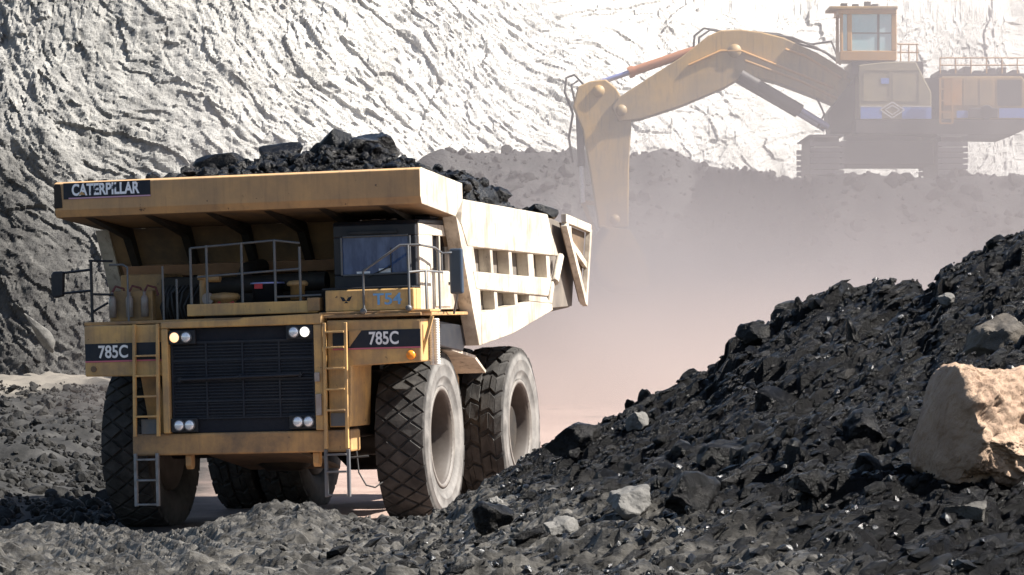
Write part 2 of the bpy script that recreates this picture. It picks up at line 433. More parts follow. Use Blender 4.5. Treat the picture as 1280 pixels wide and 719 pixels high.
def grid3(name, X, Y, Z, material, smooth=True, kind='structure'):
    h, w = X.shape; v = np.stack([X.ravel(), Y.ravel(), Z.ravel()], 1)
    i = np.arange(h * w).reshape(h, w)
    f = np.stack([i[:-1, :-1].ravel(), i[:-1, 1:].ravel(), i[1:, 1:].ravel(), i[1:, :-1].ravel()], 1)
    o = add(name, np_mesh(name, v, f, smooth), material); tag(o, kind=kind); return o

# the pit wall
def cliff_extra(t, L, g, c):
    warm = linmask(t, L, g, (0, 0, 0), 0, 1, 1.0, .12)
    c = mixc(t, L, warm, c, noise_ramp(t, L, g, 1.2, [(.3, (.32, .28, .24)), (.6, (.50, .44, .385)), (.8, (.56, .50, .44))]))
    grey = linmask(t, L, g, (-1, 0, -.30), -6, 18, 14.0, .10)
    c = mixc(t, L, grey, c, noise_ramp(t, L, g, 1.0, [(.32, (.10, .098, .094)), (.5, (.21, .205, .195)), (.7, (.33, .32, .30))]))
    dark = linmask(t, L, g, (-.62, 0, -.8), 3.0, 9.5, 9.0, .16)          # the darker mudstone at the lower left
    return mixc(t, L, dark, c, noise_ramp(t, L, g, .9, [(.35, (.02, .019, .019)), (.55, (.055, .053, .05)), (.75, (.13, .125, .118))]))
m_cliff = rocky('pit_wall_rock', [(.26, (.16, .155, .145)), (.36, (.40, .39, .37)), (.52, (.54, .525, .50)), (.8, (.62, .605, .58))], .55, (1, 1, .45), .9, 3.0, .9, .25, rot=(0, R_(28), 0), extra=cliff_extra)

def make_cliff():
    xs = np.concatenate([np.linspace(-70, -30, 60), np.linspace(-29.8, 31, 640), np.linspace(31.5, 80, 60)])
    s = np.concatenate([np.linspace(-3, 27, 320), np.linspace(27.6, 55, 40)])
    X, S = np.meshgrid(xs, s)
    # streak coordinates: steep ribs leaning to the right on the left, to the left on the right
    lean = .62 - .75 * np.clip((X - 0) / 34, 0, 1) + .28 * fbm(X * .05, S * .06, octaves=2, seed=59)
    wx = X + S * lean + 0.6 * fbm(X * .12, S * .12, octaves=3, seed=61)
    along = S - X * .3
    wob = .28 * fbm(X * .3, S * .3, octaves=3, seed=62)
    wx = wx + wob; along = along + .8 * wob
    d = 2.4 * fbm(X * .06, S * .05, octaves=3, seed=60)
    d += .35 * fbm(X * .22, S * .16, octaves=4, seed=63)
    for sc, st, am, sd, tl in ((.22, .085, .24, 300, .9), (.62, .22, .24, 310, 1.0), (1.5, .55, .19, 320, 1.1), (3.4, 1.5, .12, 330, 1.2)):
        h, g = facets(wx * sc, along * st, sd, tl); d += am * h - am * .10 * sstep(.08, .0, g)
    d += .10 * fbm(X * 2.3, S * 2.3, octaves=3, seed=70)
    # joints: thin deep slots along the streaks
    q = noise3(wx * .9, along * .20, seed=77)
    d -= .22 * sstep(.46, .56, q)
    base = np.interp(xs, [-70, -34, -24, -14, -4, 10, 30, 80], [176, 173, 171.5, 173.5, 180, 190, 205, 236])[None, :]
    Y = base + S * .60 - d * .66
    Z = S * .82 + .1 + d * .3
    grid3('cliff', X, Y, Z, m_cliff, False)
make_cliff()

# the coal bench that carries the excavator
m_bench = rocky('bench_coal', [(.3, (.008, .008, .009)), (.5, (.022, .021, .021)), (.68, (.05, .048, .046)), (.8, (.11, .105, .10))], .7, (1, 1, 1), .9, 2.5, .7, .2, spec=.4)
def bench_z(X, Y):
    edge = 166.5 - 19.5 * sstep(8.5, 13.0, X) + 1.2 * fbm(X * .15, X * 0, octaves=3, seed=81)
    top = 11.9 - 2.15 * sstep(7, 13, X) + .35 * fbm(X * .22, Y * .1, octaves=4, seed=82)
    w = 11.5
    t = np.clip((Y - (edge - w)) / w, 0, 1)
    z = top * t ** .9
    z += .75 * np.sin(t * np.pi) * (ridged(X * .25, Y * .25 + z * .2, octaves=4, seed=84) - 1) + .18 * fbm(X * .9, Y * .9, octaves=4, seed=85)
    z *= 1 - sstep(-3, -14, X) * .97
    flat = sstep(edge + 1, edge + 4, Y)
    z = z * (1 - flat) + flat * ((9.72 + .8 * sstep(11, 5, X)) * (1 - sstep(-3, -14, X) * .97) + .1 * fbm(X * .4, Y * .4, octaves=3, seed=86))
    return z - .15
grid('coal_bench', np.linspace(-18, 60, 330), np.linspace(128, 226, 380), bench_z, m_bench)

# the pit floor: one sheet that runs out far beyond the wall, finer where it is seen
def road_extra(t, L, g, c):
    left = linmask(t, L, g, (1, .05, 0), -1.2, -3.6, 2.0, .5)  # coal-dark left floor; under the truck the dark tone stands in for shadow
    c = mixc(t, L, left, c, noise_ramp(t, L, g, 1.4, [(.35, (.008, .0078, .0075)), (.5, (.018, .0175, .017)), (.66, (.045, .0435, .041)), (.8, (.10, .096, .09))]))
    sand = t.nodes.new('ShaderNodeMath'); sand.operation = 'MULTIPLY'
    L.new(linmask(t, L, g, (0, 1, 0), 128, 140, 8, .2), sand.inputs[0]); L.new(linmask(t, L, g, (1, 0, 0), -17.5, -20.5, 4, .2), sand.inputs[1])
    return mixc(t, L, sand.outputs[0], c, (.13, .117, .10))
m_ground = rocky('pit_floor_dirt', [(.3, (.19, .135, .112)), (.5, (.25, .18, .152)), (.7, (.31, .235, .20))], .6, (1, 1, 1), .8, 4, .9, .06, extra=road_extra)
def wide_axis(a, b, fine, reach):
    k = np.arange(a, b, fine); e = np.geomspace(2, reach, 14)
    return np.concatenate([a - e[::-1], k, b + e])
def floor_z(X, Y):
    z = ground_z(X, Y)
    out = np.maximum(np.maximum(X - 60, -60 - X), np.maximum(Y - 190, 0))
    return z - sstep(0, 6, np.maximum(30 - Y, 0)) * .5 - sstep(0, 20, out) * .3
grid('ground', wide_axis(-34, 30, .26, 700), np.concatenate([[-700, -300, -100, -30, 0, 20, 35], np.arange(44, 120, .28), np.arange(120, 200, .6), 200 + np.geomspace(3, 900, 12)]), floor_z, m_ground)

# the foreground bank of coal and clay
def bank_extra(t, L, g, c):
    lo = linmask(t, L, g, (.6, .08, 1), 5.25, 4.2, 1.3, .7)
    return mixc(t, L, lo, c, noise_ramp(t, L, g, 3.2, [(.36, (.011, .0105, .0098)), (.48, (.038, .036, .033)), (.58, (.085, .08, .072)), (.72, (.165, .156, .142))]))
m_bank = rocky('bank_rubble', [(.35, (.003, .003, .0035)), (.56, (.007, .0068, .007)), (.68, (.025, .024, .0235)), (.80, (.09, .087, .083))], 2.0, (.55, 1, 1.7), 1.0, 9, .30, .06, spec=.09, extra=bank_extra)
def bank_z(X, Y):
    return np.maximum(mound_z(X, Y), -1.2)
bank_y = np.concatenate([np.arange(4, 19, .4), np.arange(19, 30, .036), np.arange(30, 52, .048), np.arange(52, 62, .25)])
rubble_bank = grid('coal_bank', np.concatenate([np.arange(-22, -8.5, .35), np.arange(-8.5, 9, .04), np.arange(9, 24, .35)]), bank_y, bank_z, m_bank, False, 'structure')

# ------------------------------------------------------------------ rocks
def ico(sub):
    import bmesh
    bm = bmesh.new(); bmesh.ops.create_icosphere(bm, subdivisions=sub, radius=1)
    v = np.array([x.co[:] for x in bm.verts]); f = np.array([[q.index for q in x.verts] for x in bm.faces]); bm.free()
    return v, f
ICO = {k: ico(k) for k in (1, 2, 3, 4, 5)}

def rock_shape(sub, r, planes=9, squash=(1, 1, 1), cut=(.55, .95)):
    """an angular block: the sphere cut back by random planes"""
    v, f = ICO[sub]
    n = r.normal(size=(planes, 3)); n /= np.linalg.norm(n, axis=1)[:, None]
    h = r.uniform(*cut, planes)
    d = v @ n.T
    rad = np.min(np.where(d > .05, h[None, :] / np.maximum(d, .05), 1.25), axis=1)
    return v * np.minimum(rad, 1.25)[:, None] * np.array(squash), f

def rotmat(r):
    q = r.normal(size=4); q /= np.linalg.norm(q); w, x, y, z = q
    return np.array([[1-2*(y*y+z*z), 2*(x*y-z*w), 2*(x*z+y*w)], [2*(x*y+z*w), 1-2*(x*x+z*z), 2*(y*z-x*w)], [2*(x*z-y*w), 2*(y*z+x*w), 1-2*(x*x+y*y)]])

LIB = [rock_shape(2, rng, 10, rng.uniform(.55, 1.1, 3)) for _ in range(40)]
LIB1 = [rock_shape(1, rng, 7, rng.uniform(.5, 1.1, 3)) for _ in range(40)]
def scatter(name, P, S, material, lib=LIB1, label=None, cat=None, parent=None, kind='stuff', drawn=None):
    vs, fs, b = [], [], 0
    for p, s in zip(P, S):
        v, f = lib[rng.integers(len(lib))]
        v = (v @ rotmat(rng).T) * s
        if drawn is not None: v = v + (v @ drawn)[:, None] * drawn * rng.uniform(.4, 1.6)
        v = v + p
        vs.append(v); fs.append(f + b); b += len(v)
    o = add(name, np_mesh(name, np.concatenate(vs), np.concatenate(fs)), material, parent)
    tag(o, label, cat, kind=kind); return o

def boulder(name, sub, r, planes, squash, cut, size, rough, material, label, cat, loc, rot=(0, 0, 0), group=None, fine=3.0):
    v, f = rock_shape(sub, r, planes, squash, cut)
    nn = v / np.linalg.norm(v, axis=1)[:, None]
    d = rough * fbm(v[:, 0] * fine, v[:, 1] * fine, v[:, 2] * fine, octaves=5, seed=int(r.integers(1000)))
    v = (v + nn * d[:, None]) * size
    o = add(name, np_mesh(name, v, f, sub >= 4), material, loc=loc); o.rotation_euler = rot
    if sub >= 4: o.data.set_sharp_from_angle(angle=R_(22))
    return tag(o, label, cat, group)

# ------------------------------------------------------------------ the haul truck
def Rm(yaw, roll): return Matrix.Rotation(roll, 4, 'Y') @ Matrix.Rotation(yaw, 4, 'Z')
TRUCK = Matrix.Translation((TX, TY, TZ)) @ Rm(R_(-14.6), R_(-1.7))
truck = thing('haul_truck', 'huge yellow rigid mining haul truck heaped with coal, its front turned to the camera', 'haul truck', mat=TRUCK)

# ---- dump body
def make_body():
    b = MB()
    # canopy: a hollow-section board that reaches forward over the cab
    b.prism([(-2.50, 5.40), (-2.44, 5.28), (-.42, 5.12), (.06, 5.40), (.06, 5.69), (-2.40, 5.87), (-2.50, 5.84)], -3.12, 3.20)
    # front wall, floor, tail floor
    b.prism([(-.42, 5.115), (-.30, 5.115), (1.14, 3.02), (1.0, 2.95)], -3.0, 3.0)
    b.prism([(1.0, 2.945), (1.14, 3.015), (3.1, 3.22), (6.1, 3.62), (8.7, 3.80), (8.7, 3.60), (6.1, 3.46), (3.1, 3.08)], -2.9, 2.9)
    side = [(-.40, 5.11), (1.0, 2.975), (3.1, 3.14), (6.1, 3.52), (6.65, 3.58), (8.60, 3.62), (9.15, 5.10), (7.2, 5.27), (5.86, 5.28), (.065, 5.39)]
    b.prism(side, 2.90, 2.97); b.prism(side, -2.97, -2.90)
    o = b.build('dump_body', M['body_yellow'], truck, .012)
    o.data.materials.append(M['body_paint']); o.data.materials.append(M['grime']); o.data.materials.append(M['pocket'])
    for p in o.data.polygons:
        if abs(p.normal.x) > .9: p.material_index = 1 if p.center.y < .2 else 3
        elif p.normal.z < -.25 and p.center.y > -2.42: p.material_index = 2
    return o
body = make_body()
for s in (1, -1):
    xa, xb = (2.972, 3.22) if s > 0 else (-3.22, -2.972)
    MB().prism([(.07, 5.42), (5.88, 5.31), (6.10, 5.02), (6.65, 4.55), (.24, 4.63), (-.12, 5.0), (-.05, 5.2)], xa, xb).build('top_rail', M['body_paint'], body, .015)
    MB().prism([(.56, 4.21), (6.05, 4.13), (5.75, 3.80), (.72, 3.91)], xa, xb).build('side_rail', M['body_paint'], body, .015)
    MB().prism([(.98, 3.50), (4.43, 3.70), (6.02, 3.66), (6.07, 3.54), (3.1, 3.135), (1.0, 2.96)], xa, xb).build('side_rail', M['body_paint'], body, .015)
    # front corner post
    MB().prism([(-.44, 5.12), (-.14, 4.98), (.20, 4.635), (.60, 4.635), (.76, 4.215), (.545, 4.20), (.70, 3.92), (.95, 3.90), (1.0, 3.495), (.96, 2.95), (.80, 2.95)], xa, xb - .004 * s).build('corner_post', M['body_paint'], body, .012)
    xr = xb - .03 * s
    for y0, y1, z0, z1 in [(1.84, 1.99, 4.19, 4.62), (3.10, 3.31, 4.17, 4.60), (4.47, 4.86, 4.15, 4.585), (5.84, 6.08, 4.135, 4.565),
                           (2.03, 2.23, 3.56, 3.895), (3.41, 3.62, 3.64, 3.865)]:
        MB().prism([(y0, z0), (y1, z0), (y1 - .05, z1), (y0 - .05, z1)], xa, xr).build('stiffener', M['body_paint'], body, .01)
    MB().prism([(4.43, 3.71), (4.45, 3.85), (5.73, 3.795), (6.0, 3.67)], xa, xr).build('stiffener', M['body_paint'], body, .01)
    # tail: a flared frame of bars round a plain plate
    t = MB(); X0 = 3.20 * s
    P = [(7.20, 5.27), (9.24, 5.11), (8.66, 3.63)]
    t.bar((X0, *P[0]), (X0, *P[1]), .10, .16); t.bar((X0, *P[1]), (X0, *P[2]), .10, .12); t.bar((X0, P[0][0] + .03, P[0][1] - .10), (X0, P[2][0] - .04, P[2][1] + .06), .12, .15)
    t.bar((X0 - .01 * s, 7.60, 5.12), (X0 - .01 * s, 7.62, 4.72), .08, .12); t.bar((X0 - .02 * s, 7.62, 4.85), (X0 - .02 * s, 9.02, 4.36), .08, .13)
    t.build('tail_frame', M['body_paint'], body, .008)
    MB().prism([(7.22, 5.19), (9.16, 5.04), (8.62, 3.70)], 3.10 * s, 3.13 * s).build('tail_plate', M['under'], body)
    k = MB(); k.tube([(3.12 * s, 7.15, 4.55), (3.2 * s, 6.35, 4.06)], .075); k.tube([(3.14 * s, 6.35, 4.05), (3.14 * s, 6.1, 3.66)], .06); k.bar((3.08 * s, 6.0, 4.30), (3.1 * s, 6.5, 4.05), .06)
    k.bar((3.04 * s, 5.9, 4.2), (3.1 * s, 6.4, 3.98), .06)
    k.build('body_prop', M['body_paint'], body)
# gussets below the canopy, stiffening beams on the front wall
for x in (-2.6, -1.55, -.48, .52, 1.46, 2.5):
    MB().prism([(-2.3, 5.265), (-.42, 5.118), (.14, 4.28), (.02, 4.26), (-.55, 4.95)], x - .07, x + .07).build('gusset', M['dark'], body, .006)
for z0, z1 in ((4.28, 4.50), (3.55, 3.72)):
    ya = -.42 + (5.12 - z1) * .657; yb = -.42 + (5.12 - z0) * .657
    MB().prism([(ya, z1), (ya - .16, z1 - .02), (yb - .16, z0 + .02), (yb, z0)], -2.85, 2.85).build('wall_beam', M['beam'], body, .008)
MB().prism([(-3.118, 5.43), (-2.975, 5.44), (-3.0, 5.83), (-3.09, 5.84), (-3.118, 5.80)], -2.513, -2.49, 'Y').build('corner_shade', M['dark'], body, .004)  # thin dark plate on the lip, standing in for a shaded chamfer
add('canopy_decal', MB().box((-2.95, -2.508, 5.575), (-1.42, -2.4965, 5.845)).mesh('canopy_decal'), M['decal'], body)
o = add('lettering', text_mesh('CATERPILLAR', .20, 1.19, .005, .03), M['worn_white'], body, loc=(-2.80, -2.509, 5.628))
MB().box((-2.86, -2.511, 5.578), (-1.42, -2.5085, 5.60)).build('stripe', M['lilac'], body)
MB().prism([(-2.69, 5.642), (-2.56, 5.642), (-2.625, 5.70)], -2.5165, -2.5145, 'Y').build('emblem', M['yellow'], body)

# ---- frame and running gear
f = MB()
for s in (1, -1):
    f.prism([(-1.9, 1.35), (-1.9, 2.3), (.6, 2.5), (2.0, 2.6), (7.6, 2.75), (7.6, 2.2), (5.6, 1.9), (4.4, 1.4), (1.5, 1.25)], .42 * s, .85 * s)
f.box((-.42, -1.85, 1.4), (.42, -1.4, 2.2)); f.box((-.42, 2.4, 1.5), (.42, 2.9, 2.4)); f.box((-.42, 6.6, 2.3), (.42, 7.2, 2.7))
f.build('chassis', M['dark'], truck, .02)
MB().box((-1.02, -1.75, 1.35), (1.1, .6, 3.35)).build('engine_block', M['dark'], truck, .06)
MB().prism([(-2.2, 1.30), (-1.8, 1.28), (.5, .92), (.5, .98), (-1.8, 1.36)], -.85, .75).build('skid_plate', M['under'], truck, .01)
a = MB(); a.tube([(-2.0, -.15, 1.42), (2.0, -.15, 1.42)], .26, 16); a.lathe([(-.5, .3), (-.3, .44), (.3, .44), (.5, .3)], (0, -.15, 1.35), 'X', 20); a.build('front_axle', M['dark'], truck)
for s in (1, -1):
    q = MB(); q.tube([(1.55 * s, -.1, 1.3), (1.45 * s, -.05, 2.2)], .20, 14); q.tube([(1.45 * s, -.05, 2.2), (1.38 * s, 0, 3.1)], .27, 14); q.build('suspension_strut', M['dark'], truck)
    q = MB(); q.tube([(.95 * s, 3.3, 1.5), (1.0 * s, 3.9, 2.4)], .13, 12); q.tube([(1.0 * s, 3.9, 2.4), (1.05 * s, 4.5, 3.3)], .19, 12); q.build('hoist_cylinder', M['dark'], truck)
a = MB(); a.tube([(-2.6, 5.1, 1.40), (2.6, 5.1, 1.40)], .42, 18); a.lathe([(-.75, .42), (-.45, .72), (.45, .72), (.75, .42)], (0, 5.1, 1.42), 'X', 24); a.tube([(0, 4.4, 1.45), (0, 3.4, 1.5)], .3, 14)
a.build('rear_axle', M['dark'], truck)
MB().box((1.25, 1.7, 1.3), (2.15, 3.4, 2.5)).build('fuel_tank', M['yellow_dirty'], truck, .12)
MB().box((-2.15, 1.7, 1.3), (-1.25, 3.4, 2.4)).build('hydraulic_tank', M['yellow_dirty'], truck, .12)
MB().box((1.15, -1.6, 1.5), (1.75, .5, 2.6)).build('battery_box', M['dark'], truck, .05)

RT = 1.475
def tyre_mesh(width, kind):
    m = MB(); h = width / 2; R0 = RT - .055
    prof = [(-h * .50, .80), (-h * .80, .84), (-h * .97, 1.0), (-h * 1.03, 1.13), (-h * 1.0, 1.24), (-h * .96, R0 - .05), (-h * .86, R0), (0, R0 + .01),
            (h * .86, R0), (h * .96, R0 - .05), (h * 1.0, 1.24), (h * 1.02, 1.235), (h * 1.03, 1.22), (h * 1.015, 1.205), (h * 1.03, 1.13), (h * 1.0, 1.05), (h * 1.015, 1.04), (h * 1.0, 1.02), (h * .97, 1.0), (h * .88, .90), (h * .90, .885), (h * .80, .84), (h * .50, .80)]
    m.lathe(prof, (0, 0, 0), 'X', 72, True, False)
    hw = h * .95
    tr = np.random.default_rng(5)
    def block(cor, top=RT, low=R0 - .05, sh=.015):
        top = top + tr.uniform(-.014, .006); cor = [(w + tr.uniform(-.008, .008), a + tr.uniform(-.005, .005)) for w, a in cor]
        """cor: (w, angle) corners of one lug on the tread"""
        cw = sum(c[0] for c in cor) / len(cor); ca = sum(c[1] for c in cor) / len(cor)
        def pt(w, a, r): return (w, r * math.sin(a), r * math.cos(a))
        crown = lambda w: -.035 * (w / hw) ** 4
        v = [pt(w, a, low) for w, a in cor]
        v += [pt(w, a, top + crown(w) - .02) for w, a in cor]
        v += [pt(w + (cw - w) * .09, a + (ca - a) * .09, top + crown(w)) for w, a in cor]
        n = len(cor); fc = [tuple(range(2 * n, 3 * n))]
        for k in range(2):
            fc += [(k*n + i, k*n + (i+1) % n, (k+1)*n + (i+1) % n, (k+1)*n + i) for i in range(n)]
        m.raw(v, fc)
    if kind == 'front':      # staggered diamond blocks with crossing grooves
        N = 30; st = 2 * math.pi / N; g = .86
        for k in range(-2, 3):
            for j in range(N):
                w, a = k * hw / 2, (j + .5 * (k % 2)) * st; dw, da = hw / 2 * g, st / 2 * g
                if k == -2: block([(w, a - da * 1.05), (w + dw, a), (w, a + da * 1.05)])
                elif k == 2: block([(w - dw, a), (w, a - da * 1.05), (w, a + da * 1.05)])
                else: block([(w - dw, a), (w, a - da), (w + dw, a), (w, a + da)])
    else:                    # two rows of long lugs with zigzag lateral grooves
        N = 24; st = 2 * math.pi / N
        for sd in (1, -1):
            for k in range(N):
                a0 = (k + (.5 if sd < 0 else 0)) * st; a1 = a0 + st * .80
                w = [.02 * sd, .17 * sd, .27 * sd, hw * sd]; z = [0, .05, -.03, .02]
                top = [(w[i], a1 + z[i]) for i in range(4)]; bot = [(w[i], a0 + z[i]) for i in range(4)]
                for i in range(3):
                    block([bot[i], bot[i+1], top[i+1], top[i]])
    return m
def wheel_mesh():
    m = MB()
    m.lathe([(-.30, .40), (-.34, .80), (.34, .82), (.36, .84), (.37, .80), (.30, .74), (.0, .71), (-.20, .69), (-.24, .60), (-.24, .50), (-.18, .42), (-.02, .38), (.0, .26), (.10, .23), (.11, .0)], (0, 0, 0), 'X', 48)
    for k in range(20):
        t = 2 * math.pi * k / 20
        m.lathe([(0, .022), (.05, .022), (.051, 0)], (-.24, .55 * math.sin(t), .55 * math.cos(t)), 'X', 6, False)
    return m
def rim_mesh():
    return MB().lathe([(.33, .842), (.385, .86), (.39, .80), (.30, .765)], (0, 0, 0), 'X', 56, True, False)
tyre_f, tyre_r, whl, rimm = tyre_mesh(.86, 'front').mesh('front_tyre'), tyre_mesh(.84, 'rear').mesh('rear_tyre'), wheel_mesh().mesh('wheel'), rim_mesh().mesh('rim')
def tyre_mat():
    """dark tread and dustier sidewalls on one rubber"""
    m = mat('dusty_tyre_rubber', (.018, .0172, .017), .8, 0, (.062, .058, .054), 3.5, .85, .5, 30, spec=.25)
    t = m.node_tree; L = t.links; b = t.nodes['Principled BSDF']; src = b.inputs['Base Color'].links[0].from_socket
    co = t.nodes.new('ShaderNodeTexCoord'); sp = t.nodes.new('ShaderNodeSeparateXYZ'); L.new(co.outputs['Object'], sp.inputs[0])
    ln = t.nodes.new('ShaderNodeVectorMath'); ln.operation = 'LENGTH'
    cb = t.nodes.new('ShaderNodeCombineXYZ'); L.new(sp.outputs[1], cb.inputs[1]); L.new(sp.outputs[2], cb.inputs[2]); L.new(cb.outputs[0], ln.inputs[0])
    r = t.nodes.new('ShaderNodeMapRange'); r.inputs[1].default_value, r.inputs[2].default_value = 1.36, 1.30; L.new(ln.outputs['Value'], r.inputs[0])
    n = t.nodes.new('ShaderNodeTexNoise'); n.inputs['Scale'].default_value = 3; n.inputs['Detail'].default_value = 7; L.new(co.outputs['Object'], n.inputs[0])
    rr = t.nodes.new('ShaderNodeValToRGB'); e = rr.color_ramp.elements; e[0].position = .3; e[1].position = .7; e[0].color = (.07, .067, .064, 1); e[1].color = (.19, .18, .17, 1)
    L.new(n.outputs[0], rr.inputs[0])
    ou = t.nodes.new('ShaderNodeMapRange'); ou.inputs[1].default_value, ou.inputs[2].default_value = .1, .3; ou.inputs[3].default_value = .12; L.new(sp.outputs[0], ou.inputs[0])   # the inner sidewall is kept darker, painting in the shade under the truck
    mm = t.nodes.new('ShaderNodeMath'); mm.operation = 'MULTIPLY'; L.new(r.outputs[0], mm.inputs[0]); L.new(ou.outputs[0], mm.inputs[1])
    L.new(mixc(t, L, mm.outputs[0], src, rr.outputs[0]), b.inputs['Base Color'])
    return m
M['tyre'] = tyre_mat()
def wheel(x, y, z, face, tyre, turn=0):
    Mx = Matrix.Translation((x, y, z)) @ Matrix.Rotation(R_(turn), 4, 'Z') @ (Matrix.Identity(4) if face > 0 else Matrix.Rotation(math.pi, 4, 'Z'))
    w = add('wheel', whl, M['rim'], truck); w.matrix_local = Mx
    t = add('tyre', tyre, M['tyre'], w); t.rotation_euler = (rng.uniform(0, .2), 0, 0)
    add('rim', rimm, M['rim_ring'], w)
HZ = 1.43
wheel(2.40, -.15, HZ, 1, tyre_f, 1.5); wheel(-2.40, -.15, HZ, -1, tyre_f, 1.5)
for s in (1, -1):
    wheel(2.40 * s, 5.1, HZ, s, tyre_r); wheel(1.47 * s, 5.1, HZ, s, tyre_r)

# ---- front end
MB().box((-1.88, -2.46, 1.30), (1.90, -1.95, 1.655)).build('bumper', M['yellow_dirty'], truck, .03)
for x in (-.95, 1.25):
    MB().prism([(-2.35, 1.295), (-2.35, 1.12), (-2.30, 1.06), (-2.2, 1.06), (-2.16, 1.12), (-2.16, 1.295)], x - .05, x + .05).build('tow_hook', M['yellow_dirty'], truck, .01)
g = MB(); g.box((-1.31, -2.52, 1.66), (-1.19, -2.2, 3.38)); g.box((1.32, -2.52, 1.66), (1.47, -2.2, 3.38)); g.prism([(-1.31, 3.384), (-1.31, 3.50), (.05, 3.50), (.12, 3.53), (1.47, 3.56), (1.47, 3.384)], -2.52, -2.2, 'Y')
g.build('radiator_frame', M['yellow'], truck, .02)
gr = MB().box((-1.186, -2.40, 1.66), (1.316, -2.25, 3.38)).build('radiator_grille', M['grille'], truck)
q = MB()
for z in np.arange(1.92, 3.14, .052): q.box((-1.17, -2.418, z), (1.30, -2.402, z + .018))
for x in (-1.17, -.58, .05, .68, 1.27): q.box((x, -2.428, 1.88), (x + .03, -2.404, 3.14))
for z in (1.88, 2.16, 2.50, 2.83, 3.13): q.box((-1.17, -2.431, z), (1.30, -2.404, z + .028))
gs = q
q = MB(); q.tube([(-1.0, -2.50, 2.535), (1.06, -2.50, 2.575)], .03)
for x in (-1.0, .04, 1.06): q.disc((x, -2.48, 2.555 + x * .018), .04, 'Y', .06)
q.build('grille_rod', M['black'], gr)
for i in range(14): gs.disc((-1.12, -2.412, 1.75 + i * .12), .012, 'Y', .03, 8); gs.disc((1.255, -2.412, 1.75 + i * .12), .012, 'Y', .03, 8)
gs.build('grille_slats', M['grille_bar'], gr)
def lamp_box(x0, z0, lamps):
    h = MB().box((x0, -2.50, z0), (x0 + .46, -2.435, z0 + .23)).build('headlight_housing', M['black'], truck, .012)
    for x, k in lamps:
        r = .082
        MB().lathe([(0, r), (-.03, r), (-.05, r * .8), (-.058, r * .4), (-.06, 0)], (x, -2.50, z0 + .115), 'Y', 20).build('headlight', M[k], h)
        MB().lathe([(0, r + .012), (-.035, r + .012), (-.036, r), (-.02, r)], (x, -2.50, z0 + .115), 'Y', 20, True, False).build('lamp_ring', M['steel'], h)
lamp_box(-1.18, 3.12, [(-1.07, 'lit_warm'), (-.87, 'lens')])
lamp_box(.85, 3.15, [(.99, 'lens'), (1.18, 'lit')])
lamp_box(-1.18, 1.675, [(-1.03, 'lens'), (-.85, 'lens')])
lamp_box(.86, 1.69, [(1.02, 'lens'), (1.20, 'lens')])

fl = MB().prism([(-2.68, 2.63), (-1.30, 2.61), (-1.30, 3.46), (-2.68, 3.47)], -2.45, -1.3, 'Y').build('fender', M['yellow'], truck, .025)
MB().box((-2.665, -2.458, 2.86), (-1.315, -2.447, 3.17)).build('decal', M['decal'], fl)
add('lettering', text_mesh('785C', .215, .52, .006, .02), M['white'], fl, loc=(-2.43, -2.459, 2.925))
MB().box((-2.665, -2.461, 2.862), (-1.315, -2.4585, 2.887)).build('stripe', M['pink'], fl)
MB().disc((-2.52, -2.46, 2.75), .05, 'Y', .03).build('marker_lamp', M['under'], fl)
fr = MB().prism([(1.52, 1.70), (1.88, 1.70), (1.93, 2.68), (3.11, 2.73), (3.12, 3.42), (1.52, 3.44)], -2.42, -1.3, 'Y').build('fender', M['yellow'], truck, .025)
MB().box((1.62, -2.428, 2.95), (3.105, -2.417, 3.26)).build('decal', M['decal'], fr)
add('lettering', text_mesh('785C', .215, .50, .006, .02), M['white'], fr, loc=(2.24, -2.429, 3.02))
MB().box((1.62, -2.431, 2.952), (3.105, -2.4285, 2.977)).build('stripe', M['pink'], fr)
MB().prism([(1.9, 2.99), (1.9, 3.265), (2.12, 3.265)], -2.437, -2.4325, 'Y').build('decal_corner', M['yellow'], fr)
MB().lathe([(0, .075), (-.03, .075), (-.05, .06), (-.055, 0)], (2.94, -2.42, 2.84), 'Y', 20).build('marker_lamp', M['orange'], fr)
for x in (3.17, 3.30):           # pale corrugated hoses beside the right-hand fender
    pr = []
    z = 3.42
    while z > 2.66: pr += [(z, .042), (z - .016, .058), (z - .032, .042)]; z -= .04
    MB().lathe(pr, (x - (.06 if x > 3.2 else 0), -1.95, 0), 'Z', 14).build('corrugated_hose', M['pale'], truck)
MB().bar((3.28, -2.3, 3.46), (3.06, -2.3, 2.76), .05).build('fender_brace', M['yellow'], truck)

# ladders: yellow upper flights in front of the fenders, grey hanging steps below the bumper
def ladder(name, x0, x1, z0, z1, y, rungs, material, lean=0, top=0):
    m = MB()
    for x in (x0, x1): m.bar((x + lean, y, z0), (x, y + .02, z1), .05, .07)
    for z in rungs:
        k = lean * (z1 - z) / (z1 - z0)
        m.box((x0 + k + .02, y - .045, z - .016), (x1 + k - .02, y + .045, z + .016))
    return m.build(name, material, truck, .006)
ladder('ladder', -1.77, -1.36, 1.62, 3.47, -2.53, (1.95, 2.28, 2.62, 2.95), M['yellow'], -.03)
ladder('ladder', 1.52, 1.88, 1.36, 3.40, -2.55, (1.98, 2.32, 2.66, 3.0, 3.25), M['yellow'], -.02)
MB().prism([(-2.40, 2.60), (-2.36, 2.60), (-1.98, 1.66), (-2.02, 1.66)], -1.72, -1.40).build('step_panel', M['yellow_dirty'], truck)
MB().box((-1.72, -2.44, 1.66), (-1.42, -2.40, 1.90)).build('kick_plate', M['steel'], truck)
MB().box((1.56, -2.46, 1.72), (1.84, -2.425, 1.93)).build('kick_plate', M['steel'], truck)
ladder('hanging_ladder', -1.82, -1.44, .47, 1.34, -2.5, (.50, .90, 1.24), M['ladder'], 0)
